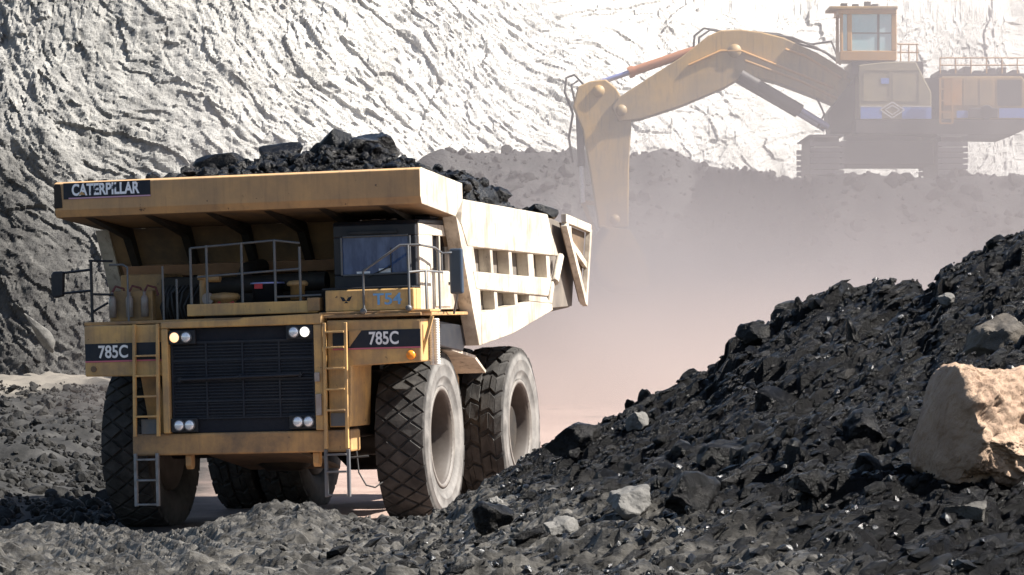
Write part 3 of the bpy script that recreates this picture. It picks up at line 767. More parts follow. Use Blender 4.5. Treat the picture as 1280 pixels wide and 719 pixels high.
ladder('hanging_ladder', 1.47, 1.85, .57, 1.34, -2.5, (.60, .98, 1.26), M['steel'], 0)
q = MB(); q.tube([(1.85, -2.4, 1.2), (2.15, -2.35, 1.22)], .018); q.tube([(1.9, -2.2, 1.3), (1.93, -2.2, .95), (2.05, -2.2, .74), (2.2, -2.2, .7), (2.3, -2.1, .78)], .014); q.build('dangling_cable', M['hose'], truck)
q = MB(); q.box((1.34, -2.56, 1.9), (1.44, -2.525, 2.25)); q.box((1.33, -2.56, 2.45), (1.42, -2.525, 2.6)); q.build('switch_box', M['cylinder'], truck, .01)

# deck, beam, box under the cab
MB().box((-2.68, -2.44, 3.475), (3.13, .45, 3.53)).build('deck', M['yellow_dirty'], truck, .01)
MB().box((-.92, -2.30, 3.575), (1.34, -2.12, 3.775)).build('deck_beam', M['yellow'], truck, .015)
MB().box((1.17, -2.33, 3.60), (1.385, -2.10, 3.82)).build('deck_bracket', M['yellow_dirty'], truck, .012)
bx = MB().box((1.49, -2.36, 3.575), (3.0, -1.95, 3.925)).build('cab_step_box', M['yellow'], truck, .02)
add('lettering', text_mesh('T54', .19, .48, .006, .018), M['blue'], bx, loc=(2.31, -2.362, 3.665))
q = MB()
for s in (1, -1): q.prism([(1.85, 3.745), (1.85 + .035 * s, 3.80), (1.85 + .10 * s, 3.82), (1.85 + .06 * s, 3.74)], -2.366, -2.3625, 'Y')
q.prism([(1.81, 3.71), (1.89, 3.71), (1.85, 3.74)], -2.366, -2.3625, 'Y'); q.build('emblem', M['decal'], bx)
MB().box((1.39, -2.40, 3.532), (3.28, -1.80, 3.572)).build('platform_edge', M['yellow_dirty'], truck, .01)
MB().prism([(-1.9, 3.45), (.62, 3.30), (.85, 3.02), (.60, 2.86), (-1.25, 3.0), (-1.9, 3.2)], 2.55, 2.98).build('shade_skirt', M['black'], truck, .02)  # black plate standing in for the shadow behind the fender, above the tyre
MB().prism([(.0, 2.93), (1.5, 2.78), (2.2, 2.5), (2.15, 2.46), (1.45, 2.73), (0, 2.88)], 2.0, 2.95).build('mudguard', M['body_paint'], truck, .01)

# ---- cab
cb = MB()
def quadwall(x0, x1, z0, z1, y0, y1, ox0, ox1, oz0, oz1):
    """a front wall with a window opening"""
    cb.box((x0, y0, z0), (x1, y1, oz0)); cb.box((x0, y0, oz1), (x1, y1, z1)); cb.box((x0, y0, oz0), (ox0, y1, oz1)); cb.box((ox1, y0, oz0), (x1, y1, oz1))
quadwall(1.52, 2.93, 3.93, 4.99, -1.92, -1.84, 1.66, 2.82, 4.17, 4.79)
cb.prism([(-1.92, 4.99), (-1.80, 5.05), (.12, 5.08), (.16, 4.99)], 1.50, 2.97)
cb.box((1.52, -1.84, 3.93), (1.58, .1, 4.99)); cb.box((1.58, .04, 3.93), (2.87, .1, 4.99)); cb.box((1.58, -1.84, 3.93), (2.87, .04, 4.0))
cab = cb.build('cab', M['black'], truck, .02)
sd = MB()
sd.box((2.872, -1.838, 3.575), (2.965, .62, 4.22)); sd.box((2.872, -1.838, 4.80), (2.965, .10, 4.985)); sd.box((2.872, -1.838, 4.222), (2.965, -1.05, 4.798))
sd.box((2.872, -.10, 4.222), (2.965, .10, 4.798)); sd.box((2.89, -.62, 4.222), (2.96, -.56, 4.798))
sd.build('cab_side', M['body_paint'], cab, .012)
MB().box((2.968, -1.0, 3.62), (2.985, -.06, 4.205)).build('door_panel', M['body_paint'], cab, .006)
MB().box((2.985, -.22, 4.0), (3.01, -.12, 4.03)).build('door_handle', M['black'], cab)
MB().box((2.88, -1.045, 4.225), (2.90, -.105, 4.795)).build('side_window', M['side_glass'], cab)
ws = MB().box((1.662, -1.895, 4.172), (2.818, -1.88, 4.788)).build('windshield', M['glass'], cab)
q = MB(); q.tube([(1.68, -1.925, 4.165), (2.80, -1.925, 4.185)], .018); q.tube([(1.68, -1.92, 4.80), (2.8, -1.92, 4.80)], .016); q.tube([(1.655, -1.92, 4.17), (1.655, -1.92, 4.79)], .02); q.tube([(2.825, -1.92, 4.17), (2.825, -1.92, 4.79)], .02)
q.build('window_seal', M['steel'], cab)
q = MB(); q.tube([(2.1, -1.93, 4.13), (2.5, -1.93, 4.30)], .012); q.tube([(2.5, -1.93, 4.2), (2.5, -1.935, 4.6)], .009); q.build('wiper', M['hose'], cab)
MB().box((1.78, -1.96, 4.83), (2.62, -1.915, 4.885)).build('sun_visor', M['black'], cab, .01)
MB().box((1.90, -1.90, 4.19), (2.13, -1.899, 4.225)).build('dash_sticker', M['white'], cab)
MB().box((2.28, -1.90, 4.19), (2.50, -1.899, 4.265)).build('dash_paper', M['white'], cab)
MB().box((2.62, -.9, 5.082), (2.9, -.4, 5.13)).build('roof_vent', M['black'], cab, .02)
q = MB()
q.prism([(-1.70, 3.945), (-1.70, 3.98), (-2.3, 3.96), (-2.3, 3.935)], 1.42, 2.95); q.build('cowl', M['black'], cab)

# ---- hand rails
q = MB()
def rail(m, *pts, r=.02): m.tube(pts, r, 6)
rail(q, (2.16, -2.40, 3.57), (2.16, -2.40, 4.22), (2.80, -2.40, 4.62), (3.10, -2.3, 4.62), r=.022); rail(q, (2.93, -2.40, 3.57), (2.93, -2.40, 4.62), r=.022)
rail(q, (3.10, -2.3, 4.62), (3.16, -1.6, 4.58), (3.16, -1.2, 4.5)); rail(q, (3.16, -2.2, 3.57), (3.16, -2.2, 4.20), (3.16, -1.2, 4.18)); rail(q, (2.93, -2.40, 4.18), (3.16, -2.2, 4.2)); rail(q, (3.16, -1.4, 3.55), (3.16, -1.4, 4.55))
q.build('handrail', M['steel'], truck)
for x, z in ((2.16, 3.57), (2.93, 3.60)):
    MB().lathe([(0, .05), (-.06, .05), (-.08, .03), (-.08, 0)], (x, -2.41, z), 'Y', 14).build('rail_clamp', M['steel'], truck)
q = MB()
for x, z1 in ((-.86, 4.70), (-.58, 4.74), (.03, 4.76), (.60, 4.78), (1.03, 4.66)): rail(q, (x, -2.22, 3.77), (x, -2.22, z1), r=.024)
rail(q, (-.86, -2.22, 4.70), (.60, -2.22, 4.78), (1.03, -2.2, 4.72)); rail(q, (-.75, -2.22, 4.22), (1.03, -2.22, 4.30)); rail(q, (.60, -2.22, 3.85), (1.38, -2.2, 3.86))
q.build('handrail', M['steel'], truck)
q = MB(); rail(q, (-1.98, -2.2, 3.53), (-1.98, -2.2, 4.42), (-2.06, -2.2, 4.47), (-2.3, -2.2, 4.47)); q.build('handrail', M['steel'], truck)
MB().tube([(-1.36, -2.2, 3.53), (-1.36, -2.2, 4.42)], .02, 6).build('handrail', M['steel'], truck)
MB().tube([(-1.12, -2.2, 3.53), (-1.12, -2.2, 4.2)], .02, 6).build('handrail', M['steel'], truck)

# ---- mirrors
q = MB(); rail(q, (-2.70, -2.0, 3.5), (-2.70, -2.0, 4.56), r=.028); rail(q, (-2.74, -2.0, 4.56), (-2.35, -1.9, 4.54)); rail(q, (-2.70, -2.0, 4.0), (-2.35, -1.9, 3.98)); rail(q, (-2.70, -2.0, 3.7), (-2.45, -1.9, 3.85))
rail(q, (-3.2, -2.0, 4.37), (-2.70, -2.0, 4.41), r=.022); rail(q, (-3.2, -2.0, 4.03), (-2.70, -2.0, 4.06), r=.022)
mr = q.build('mirror_arm', M['black'], truck)
MB().prism([(-3.40, 4.0), (-3.36, 3.95), (-3.20, 3.98), (-3.18, 4.40), (-3.36, 4.40), (-3.40, 4.34)], -2.07, -1.93, 'Y').build('mirror', M['black'], mr, .03)
q = MB(); rail(q, (3.30, -1.1, 4.5), (3.16, -1.2, 4.5), (3.16, -1.2, 3.95), (3.30, -1.1, 3.95))
mr = q.build('mirror_arm', M['steel'], truck)
MB().tube([(3.36, -1.02, 3.83), (3.2, -.7, 3.5)], .02, 6).build('mirror_brace', M['steel'], truck)
MB().box((3.25, -1.10, 3.82), (3.47, -.98, 4.57)).build('mirror', M['mirror'], mr, .03)

# ---- machinery on the deck
pn = MB().box((-2.49, -1.75, 3.53), (-1.72, -1.55, 4.04)).build('extinguisher_panel', M['yellow_dirty'], truck, .02)
for x in (-2.40, -2.10, -1.83):
    MB().lathe([(0, 0), (0, .062), (.30, .062), (.35, .04), (.36, .025), (.42, .025), (.42, 0)], (x, -1.83, 3.60), 'Z', 16).build('extinguisher', M['cylinder'], pn)
    MB().tube([(x, -1.83, 4.02), (x + .05, -1.80, 4.12), (x + .16, -1.72, 4.08), (x + .2, -1.7, 3.95)], .02, 6).build('extinguisher_hose', M['cable'], pn)
MB().box((-1.70, -1.4, 3.53), (-1.0, -.3, 4.25)).build('air_box', M['dark'], truck, .04)
MB().box((-2.5, -1.2, 3.53), (-1.72, -.2, 4.32)).build('hydraulic_cabinet', M['yellow_dirty'], truck, .04)
q = MB()
for i in range(9):
    x = -1.62 + i * .07; q.tube([(x, -1.5, 3.55), (x + .03 * math.sin(i * 2), -1.62, 3.75), (x + .05 * math.cos(i), -1.55, 3.95 + .06 * math.sin(i * 3)), (x + .06, -1.4, 4.1)], .022, 6)
q.build('hose_bundle', M['hose'], truck)
MB().lathe([(0, .20), (.16, .20), (.18, .26), (.24, .27), (.28, .22), (.30, .0)], (-.42, -1.85, 3.66), 'Z', 24).build('air_precleaner', M['yellow_dirty'], truck)
q = MB(); q.tube([(-.80, -1.8, 3.6), (-.80, -1.8, 4.15), (-.74, -1.8, 4.2), (-.5, -1.8, 4.2)], .07, 10); q.lathe([(0, .09), (.08, .09)], (-.80, -1.8, 4.18), 'Z', 12); q.build('intake_pipe', M['yellow_dirty'], truck)
MB().disc((-.64, -2.02, 3.86), .10, 'Y', .06).build('filter_cap', M['cylinder'], truck)
MB().lathe([(0, .24), (.28, .26), (.29, .28), (.33, .28), (.35, .24), (.35, 0)], (.29, -1.7, 3.78), 'Z', 24).build('surge_tank', M['black'], truck)
MB().lathe([(0, .285), (.03, .285), (.031, .27), (0, .27)], (.29, -1.7, 4.075), 'Z', 24).build('tank_rim', M['rod'], truck)
MB().box((.16, -2.0, 4.0), (.30, -1.985, 4.08)).build('red_tag', M['red'], truck)
MB().lathe([(0, .12), (.22, .12), (.23, .17), (.27, .18), (.31, .14), (.32, 0)], (.86, -1.85, 3.80), 'Z', 20).build('air_precleaner', M['yellow_dirty'], truck)
q = MB(); q.box((-.95, -1.4, 3.5), (1.3, -.2, 3.95)); q.tube([(-.9, -1.3, 4.05), (1.2, -1.3, 4.1)], .16, 12); q.tube([(-.3, -1.3, 4.05), (-.3, -1.0, 4.35), (-.3, -.2, 4.4)], .13, 10); q.build('engine_top', M['dark'], truck, .03)
q = MB()
for i in range(7): q.tube([(-.72 + i * .05, -2.0, 3.66), (-.6 + i * .08, -2.05, 3.74 + .03 * (i % 3)), (-.45 + i * .06, -2.0, 3.68)], .016, 6)
q.build('wiring_loom', M['red'], truck)

# ---- the heaped load
def heap(X, Y):
    edge = sstep(0, .45, 2.95 - np.abs(X)) * sstep(0, .5, Y + 1.75) * sstep(0, 1.4, 9.0 - Y)
    base = np.where(Y < .1, 5.70, 5.18 - .02 * Y)
    base = 5.66 * (1 - sstep(-.2, 1.2, Y)) + (5.18 + .22 * sstep(5, 1, Y)) * sstep(-.2, 1.2, Y)
    peak = .20 * np.exp(-((X + .1) / 1.9) ** 2 - ((Y - 1.0) / 1.8) ** 2) + .26 * np.exp(-((X - 1.05) / 1.25) ** 2 - ((Y - 1.2) / 1.5) ** 2) + .36 * np.exp(-((X + .6) / 1.1) ** 2 - ((Y - 1.0) / 1.6) ** 2) + .2 * np.exp(-((X - 1.0) / 1.5) ** 2 - ((Y - 4.2) / 1.6) ** 2) + .35 * np.exp(-((X) / 2) ** 2 - ((Y - 7.4) / 1.2) ** 2) + .62 * np.exp(-((X - 2.05) / .95) ** 2 - ((Y - 4.0) / 2.2) ** 2) + .22 * np.exp(-((X - 2.3) / 1.0) ** 2 - ((Y + .3) / .8) ** 2) + .14 * np.exp(-((X + 2.2) / .9) ** 2 - ((Y + .2) / .8) ** 2) + .16 * np.exp(-((X - .9) / 1.3) ** 2 - ((Y - 1.0) / 1.4) ** 2) + .25 * np.exp(-((X - 1.2) / .8) ** 2 - ((Y - .2) / .7) ** 2)
    return base - .30 * (1 - edge) + edge * (peak + .10 * (ridged(X * 1.1, Y * 1.1, octaves=4, seed=90) - .6))
gx, gy = np.meshgrid(np.linspace(-2.85, 2.85, 96), np.linspace(-1.7, 8.9, 170))
load = grid3('coal_load', gx, gy, heap(gx, gy), M['coal_load'], False, 'stuff'); load.matrix_world = TRUCK
tag(load, 'black broken coal heaped in the body of the haul truck', 'coal')
P, S = [], []
for _ in range(3600):
    x, y = rng.uniform(-2.7, 2.75), rng.uniform(-1.45, 8.6) if rng.random() > .5 else rng.uniform(-1.4, 2.5)
    s = rng.choice([.03, .05, .08, .14], p=[.38, .34, .2, .08]); P.append((x, y, float(heap(np.array(x), np.array(y))) + s * .25)); S.append(s)
o = scatter('loose_coal', np.array(P), S, M['coal_load'], LIB, 'small loose coal pieces strewn over the load of the haul truck', 'coal'); o.matrix_world = TRUCK
def on_load(px, py, Y):
    """truck coordinates on the load"""
    inv = TRUCK.inverted(); o_ = inv @ Vector((0, 0, 3.2)); p = inv @ at(px, py, 60); d = p - o_; return o_ + d * ((Y - o_.y) / d.y)
for px, py, Y, size, sq, lab in [
    (468, 179, .9, .36, (1.0, .9, .8), 'large blocky coal lump standing highest on the truck load, right of its middle'),
    (426, 184, .8, .30, (.9, .9, .9), 'upright coal lump just left of the highest block on the truck load'),
    (352, 181, 1.0, .27, (1.2, .9, .75), 'blocky coal lump standing out at the left of the truck load'),
    (280, 204, .2, .28, (1.4, .8, .6), 'long sloping coal slab near the left end of the truck load'),
    (400, 191, .7, .20, (1, .8, .8), 'small coal lump in the dip between two big blocks on the load'),
    (448, 191, .3, .22, (1.2, .8, .7), 'coal lump leaning below the highest block on the truck load'),
    (236, 212, -.6, .11, (1, 1, .8), 'small round coal lump alone at the left end of the load'),
    (532, 205, .6, .20, (1.5, .9, .4), 'flat coal slab at the right end of the load above the canopy corner'),
    (612, 243, 2.2, .17, (.9, 1.6, .6), 'flat coal piece just behind the canopy at the side rail of the truck body'),
    (650, 258, 5.0, .20, (1, 1.2, .6), 'small coal lump at the rear side rail of the truck body'),
    (703, 270, 7.6, .28, (1, 1.2, .5), 'coal lump lying at the tail of the truck body')]:
    p = on_load(px, py, Y)
    p.x = min(p.x, 2.55); hz = float(heap(np.array(p.x), np.array(p.y))); p.z = min(max(hz + size * sq[2] * .3, p.z), hz + size * sq[2] * .85); w = TRUCK @ p
    boulder('coal_lump', 4, rng, 13, sq, (.62, .95), size * 1.25, .03, M['coal_load'], lab, 'coal lump', w, (rng.uniform(-.25, .25), rng.uniform(-.25, .25), rng.uniform(-.6, .6)))

# ------------------------------------------------------------------ the excavator on the bench
EXY = 158.0; K = F / EXY
ex = thing('mining_excavator', 'yellow hydraulic mining excavator on a coal bench, its long arm reaching left into the dust', 'excavator', loc=((1105 - 640) / K, EXY, 3.2 + (410 - 222) / K))
def e(px, py): return ((px - 1105) / K, (222 - py) / K)
def ebox(m, a, b, y0, y1):
    (x0, z0), (x1, z1) = e(*a), e(*b); x0, x1 = sorted((x0, x1)); z0, z1 = sorted((z0, z1)); m.box((x0, y0, z0), (x1, y1, z1)); return m
def epoly(m, pts, y0, y1): m.prism([e(*p) for p in pts], y0, y1, 'Y'); return m
for a, b in ((1004, 1046), (1160, 1197)):
    (x0, z0), (x1, z1) = e(a, 221), e(b, 172)
    t = MB(); t.prism([(-3.6, .5), (-3.1, .02), (3.1, .02), (3.6, .5), (3.6, 1.2), (3.1, z1), (-3.1, z1), (-3.6, 1.2)], x0 + .2, x1 - .2)
    tr = t.build('track', M['ex_dark'], ex)
    s = MB()
    for i in range(26):
        yy = -3.25 + i * .26
        s.box((x0, yy - .11, z1), (x1, yy + .11, z1 + .07)); s.box((x0, yy - .11, -.05), (x1, yy + .11, .02))
    for i in range(6):
        zz = .18 + i * .25
        for sy in (-1, 1): s.box((x0, sy * 3.62 - .06, zz - .10), (x1, sy * 3.62 + .06, zz + .10))
    s.build('track_shoes', M['ex_track'], tr, .01)
q = MB(); (x0, z0), (x1, z1) = e(1046, 205), e(1160, 176); q.box((x0, -2.2, z0), (x1, 2.2, z1)); q.lathe([(0, 1.7), (.35, 1.7)], (0, 0, z1), 'Z', 40); q.build('undercarriage', M['ex_dark'], ex, .04)
q = MB(); epoly(q, [(1062, 168), (1062, 151), (1276, 151), (1270, 163), (1256, 170)], -2.9, 2.9); q.build('turntable_deck', M['ex_dark'], ex, .03)
hs = epoly(MB(), [(1066, 150.6), (1066, 84), (1100, 80), (1136, 80), (1144, 96), (1155, 118), (1155, 150.6)], -2.9, 1.2).build('front_house', M['ex_grey'], ex, .04)
yf = -2.905
for a, b in ((1068, 1094), (1119, 1155)): ebox(MB(), (a, 136), (b, 150), yf - .012, yf).build('stripe', M['ex_blue'], hs); ebox(MB(), (a, 134.3), (b, 135.4), yf - .012, yf).build('stripe', M['ex_line'], hs)
d = MB(); c = [e(1092, 139), e(1107, 129.5), e(1122, 139), e(1107, 149)]
for i in range(4): d.bar((c[i][0], yf - .01, c[i][1]), (c[(i+1) % 4][0], yf - .01, c[(i+1) % 4][1]), .03, .055)
c = [e(1098, 139), e(1107, 133.5), e(1116, 139), e(1107, 145)]
for i in range(4): d.bar((c[i][0], yf - .01, c[i][1]), (c[(i+1) % 4][0], yf - .01, c[(i+1) % 4][1]), .03, .045)
d.build('emblem', M['ex_line'], hs)
ebox(MB(), (1093, 100), (1103, 107), yf - .012, yf).build('sign_plate', M['ex_blue'], hs)
for p in ((1072, 90, 1104, 128), (1108, 90, 1140, 128)):
    m = MB(); x0, z0 = e(p[0], p[3]); x1, z1 = e(p[2], p[1])
    for aa, bb in (((x0, z0), (x1, z0)), ((x1, z0), (x1, z1)), ((x1, z1), (x0, z1)), ((x0, z1), (x0, z0))): m.bar((aa[0], yf, aa[1]), (bb[0], yf, bb[1]), .03, .03)
    m.build('access_door', M['ex_grey'], hs)
ebox(MB(), (1058, 96), (1146, 79), -2.7, 1.0).build('cab_riser', M['ex_dark'], ex, .03)
eh = epoly(MB(), [(1168, 150.6), (1168, 98), (1266, 98), (1275, 112), (1275, 150.6)], -2.9, 2.9).build('engine_house', M['ex_yellow'], ex, .04)
for p in ((1170, 101, 1192, 134), (1194, 101, 1211, 134), (1214, 101, 1232, 134)):
    ebox(MB(), p[:2], p[2:], yf - .03, yf).build('engine_door', M['ex_orange'] if p[0] < 1193 else M['ex_yellow'], eh, .015)
gm = MB(); ebox(gm, (1236, 102), (1266, 134), yf - .02, yf).build('radiator_screen', M['ex_dark'], eh)
ebox(MB(), (1186, 140), (1214, 149), yf - .012, yf).build('stripe', M['ex_blue'], eh); ebox(MB(), (1238, 137), (1275, 149), yf - .012, yf).build('stripe', M['ex_blue'], eh)
q = MB(); q.lathe([(0, .32), (.5, .32)], (e(1222, 0)[0], -3.1, e(0, 142)[1]), 'Y', 16); ebox(q, (1200, 137), (1236, 149), -3.1, yf); q.build('service_box', M['ex_dark'], eh, .03)
epoly(MB(), [(1276, 150), (1276, 104), (1286, 108), (1290, 150)], -2.8, 2.8).build('counterweight', M['ex_yellow'], ex, .08)
q = MB(); ebox(q, (1164, 97.5), (1276, 94), -2.8, 2.8)
for i in range(7): ebox(q, (1168 + i * 15, 94), (1177 + i * 15, 88 - (i % 3) * 2), -2 + .4 * (i % 2), 1.5)
q.build('roof_grating', M['ex_dark'], ex, .01)
q = MB()
for x in range(1166, 1282, 19): q.tube([(e(x, 94)[0], -2.8, e(x, 94)[1]), (e(x, 75)[0], -2.8, e(x, 75)[1])], .03, 6)
for y in (75, 84): q.tube([(e(1166, y)[0], -2.8, e(1166, y)[1]), (e(1280, y)[0], -2.8, e(1280, y)[1])], .03, 6)
q.build('roof_railing', M['ex_orange'], ex)
q = MB(); q.bar((e(1144, 96)[0], -2.6, e(1144, 96)[1]), (e(1166, 150)[0], -2.6, e(1166, 150)[1]), .1); q.bar((e(1144, 96)[0], -1.8, e(1144, 96)[1]), (e(1166, 150)[0], -1.8, e(1166, 150)[1]), .1)
for i in range(9): t = i / 8; q.bar((e(1144 + 22 * t, 96 + 54 * t)[0], -2.6, e(0, 96 + 54 * t)[1]), (e(1144 + 22 * t, 0)[0], -1.8, e(0, 96 + 54 * t)[1]), .08)
q.build('stairway', M['ex_dark'], ex)
q = MB()
for x in (1165, 1180): q.bar((e(x, 156)[0], -3.15, e(x, 156)[1]), (e(x, 100)[0], -3.15, e(x, 100)[1]), .09)
for y in (156, 142, 128, 114, 101): q.bar((e(1165, y)[0], -3.15, e(1165, y)[1]), (e(1180, y)[0], -3.15, e(1180, y)[1]), .07)
q.build('boarding_ladder', M['ex_orange'], ex)
ebox(MB(), (1150, 150), (1168, 98), -2.0, 2.0).build('valve_bay', M['ex_dark'], ex)
# cab
q = MB(); y0, y1 = -2.75, -.75
ebox(q, (1043, 78), (1113, 66), y0, y1); ebox(q, (1041, 21), (1113, 15), y0 - .05, y1 + .05)
for a, b in ((1043, 1047), (1052, 1058), (1106.5, 1113)):
    ebox(q, (a, 66), (b, 21), y0, y0 + .12); ebox(q, (a, 66), (b, 21), y1 - .12, y1)
ec = q.build('cab', M['ex_orange'], ex, .03)
ebox(MB(), (1030, 15), (1114, 11.5), y0 - .15, y1 + .15).build('cab_roof', M['ex_yellow'], ec, .02)
ebox(MB(), (1058, 66), (1106.5, 21), y0 + .05, y0 + .07).build('side_window', M['ex_glass'], ec)
ebox(MB(), (1058, 66), (1106.5, 21), y1 - .07, y1 - .05).build('side_window', M['ex_glass'], ec)
ebox(MB(), (1047, 66), (1052, 21), y0 + .05, y0 + .07).build('front_window', M['ex_glass'], ec)
q = MB(); ebox(q, (1089, 66), (1092, 21), y0 + .03, y0 + .1); ebox(q, (1058, 45), (1106, 43.5), y0 + .03, y0 + .1); q.build('window_bars', M['ex_dark'], ec)
q = MB(); epoly(q, [(1066, 66), (1070, 52), (1080, 50), (1084, 38), (1089, 38), (1092, 66)], -2.0, -1.4); q.build('operator_seat', M['ex_dark'], ec, .04)
for x, h in ((1046, 6), (1060, 5), (1075, 8), (1084, 5)): ebox(MB(), (x, 12), (x + 8, 12 - h), -2.2, -1.8).build('roof_light', M['ex_dark'], ec, .02)
q = MB()
for x in (1118, 1128, 1138): q.tube([(e(x, 79)[0], -2.7, e(x, 79)[1]), (e(x, 58)[0], -2.7, e(x, 58)[1])], .03, 6)
q.tube([(e(1114, 58)[0], -2.7, e(0, 58)[1]), (e(1140, 58)[0], -2.7, e(0, 58)[1])], .03, 6); q.tube([(e(1114, 68)[0], -2.7, e(0, 68)[1]), (e(1140, 68)[0], -2.7, e(0, 68)[1])], .03, 6)
q.build('cab_railing', M['ex_orange'], ex)
# boom, stick, bucket
bm = MB(); top = [(1062, 92), (1050, 82), (1020, 64), (978, 45), (950, 38), (925, 35), (900, 36), (884, 43), (868, 56), (850, 70), (815, 92), (772, 120), (764, 132)]
bot = [(772, 150), (800, 147), (850, 131), (905, 108), (925, 96), (945, 95), (970, 101), (1010, 116), (1040, 128), (1062, 130)]
epoly(bm, top + bot, -.75, .75); bo = bm.build('boom', M['ex_yellow'], ex, .06)
for px, py, r in ((917, 62, .50), (1052, 108, .55), (776, 136, .42)): MB().lathe([(-.85, 0), (-.85, r * .62), (.85, r * .62), (.85, 0)], (e(px, 0)[0], 0, e(0, py)[1]), 'Y', 24).build('boom_pin', M['ex_yellow'], bo)
for pts in ([(860, 80), (900, 62), (925, 62), (1040, 108)], [(980, 60), (1005, 68), (1050, 96)], [(930, 74), (1000, 100), (1046, 122)]):
    MB().tube([(e(*p)[0], -.80, e(*p)[1]) for p in pts], .06, 6).build('boom_seam', M['ex_orange'], bo)
st = MB(); epoly(st, [(722, 106), (738, 99), (757, 97), (770, 108), (784, 132), (789, 152), (786, 200), (785, 282), (748, 282), (738, 215), (728, 160), (716, 130)], -.62, .62)
sk = st.build('stick', M['ex_yellow'], ex, .06)
for px, py, r in ((748, 112, .45), (768, 272, .38)): MB().lathe([(-.72, 0), (-.72, r * .62), (.72, r * .62), (.72, 0)], (e(px, 0)[0], 0, e(0, py)[1]), 'Y', 24).build('stick_pin', M['ex_yellow'], sk)
def pt(px, py, y=0): return (e(px, py)[0], y, e(px, py)[1])
for y in (-.35, .35):
    q = MB().tube([pt(752, 99, y), pt(790, 86, y)], .10, 10).build('cylinder_rod', M['rod'], ex)
    q = MB(); q.tube([pt(786, 87.5, y), pt(870, 59, y)], .19, 12); q.tube([pt(786, 87.5, y), pt(792, 85.5, y)], .25, 12); q.build('stick_cylinder', M['ex_barrel'], ex)
for y in (-1.0, 1.0):
    q = MB(); q.tube([pt(924, 92, y), pt(1000, 136, y)], .24, 12); q.build('boom_cylinder', M['ex_dark'], ex)
    q = MB(); q.tube([pt(998, 135, y), pt(1034, 157, y)], .13, 10); q.build('cylinder_rod', M['rod'], ex)
for y in (-.3, .3):
    q = MB(); q.tube([pt(724, 130, y), pt(727, 205, y)], .17, 10); q.build('bucket_cylinder', M['ex_dark'], ex)
    q = MB(); q.tube([pt(727, 205, y), pt(729, 250, y)], .10, 10); q.build('cylinder_rod', M['ex_line'], ex)
q = MB(); q.bar(pt(729, 250), pt(764, 252), .5, .2); q.bar(pt(729, 250), pt(742, 285), .5, .2); q.build('bucket_link', M['ex_yellow'], ex)
bk = MB(); out = [(752, 280), (740, 298), (734, 323), (744, 348), (766, 363), (796, 364), (810, 354)]; inn = [(804, 350), (790, 356), (768, 354), (752, 341), (744, 322), (750, 302), (762, 286)]
epoly(bk, out + inn, -1.5, 1.5)
for y in (-1.5, 1.42): epoly(bk, [(752, 280), (740, 298), (734, 323), (744, 348), (766, 363), (796, 364), (810, 354), (804, 318), (786, 286)], y, y + .08)
b_ = bk.build('bucket', M['ex_yellow'], ex, .02)
for i in range(5): epoly(MB(), [(794, 365), (810, 354), (826, 354)], -1.45 + i * .66, -1.2 + i * .66).build('tooth', M['ex_track'], b_)
q = MB()
for pts in ([(716, 140), (706, 112), (708, 94), (718, 90), (730, 104)], [(866, 64), (868, 42), (880, 32), (896, 34)], [(872, 60), (874, 44), (888, 34), (905, 36)], [(945, 38), (975, 40), (1000, 52), (1030, 60), (1050, 78)],
            [(955, 40), (990, 44), (1020, 56), (1046, 70)], [(940, 37), (985, 46), (1015, 52), (1040, 48), (1048, 74)], [(716, 138), (711, 170), (716, 200)], [(720, 132), (714, 104), (722, 98)], [(1020, 120), (1030, 140), (1022, 156), (1044, 158)]):
    MB().tube([pt(x, y, -.5 + .2 * (i % 4)) for i, (x, y) in enumerate(pts)], .055, 6).build('hydraulic_hose', M['hose'], ex)
q = MB(); epoly(q, [(1036, 165), (1032, 140), (1048, 118), (1066, 96), (1066, 165)], -1.2, 1.2); q.build('boom_bracket', M['ex_dark'], ex, .03)

# ------------------------------------------------------------------ rubble and boulders
def bank_h(x, y): return float(mound_z(np.array([x]), np.array([y]))[0])
def floor_h(x, y): return float(ground_z(np.array([x]), np.array([y]))[0])
def many(name, n, yr, sizes, probs, material, heightf, side, label, cat, lib=LIB1, sink=.2, drawn=None):
    P, S = [], []
    yy = rng.uniform(yr[0], yr[1], n * 2); u = rng.uniform(side[0], side[1], n * 2); xx = (u - 640) / F * yy
    zz = heightf(xx, yy); s = rng.choice(sizes, n * 2, p=probs)
    for x, y, z, r in list(zip(xx, yy, zz, s))[:n]: P.append((x, y, z + r * sink)); S.append(r)
    return scatter(name, np.array(P), S, material, lib, label, cat, drawn=drawn)
many('coal_rubble', 40000, (20, 50), [.011, .019, .034, .062], [.36, .36, .22, .06], M['coal'], lambda x, y: mound_z(x, y) - 10 * (((x * .6 + y * .08 + mound_z(x, y)) < 4.75) & (rng.random(x.shape) < .75)), (420, 1500), 'small broken coal covering the dark bank in front of the truck', 'coal', LIB1, .1, np.array((.86, .30, .41)))
M['shiny'] = mat('glossy_coal', (.004, .004, .005), .24, 0, (.02, .02, .02), 6, .6, .5, 30, spec=.6)
many('glossy_coal', 3200, (20, 49), [.012, .02, .034, .05], [.33, .36, .25, .06], M['shiny'], mound_z, (520, 1500), 'glinting freshly broken coal pieces scattered through the dark bank', 'coal', LIB1)
many('clay_rubble', 15000, (20, 51), [.010, .018, .03, .05], [.40, .36, .20, .04], M['coal_grey'], lambda x, y: mound_z(x, y) - 10 * ((x * .6 + y * .08 + mound_z(x, y)) > 4.95) - 10 * ((640 + F * x / y < 320) & (y > 33) & (rng.random(x.shape) < .85)), (-200, 1500), 'small grey clay and dusty coal bits along the foot of the bank', 'rubble', LIB1)
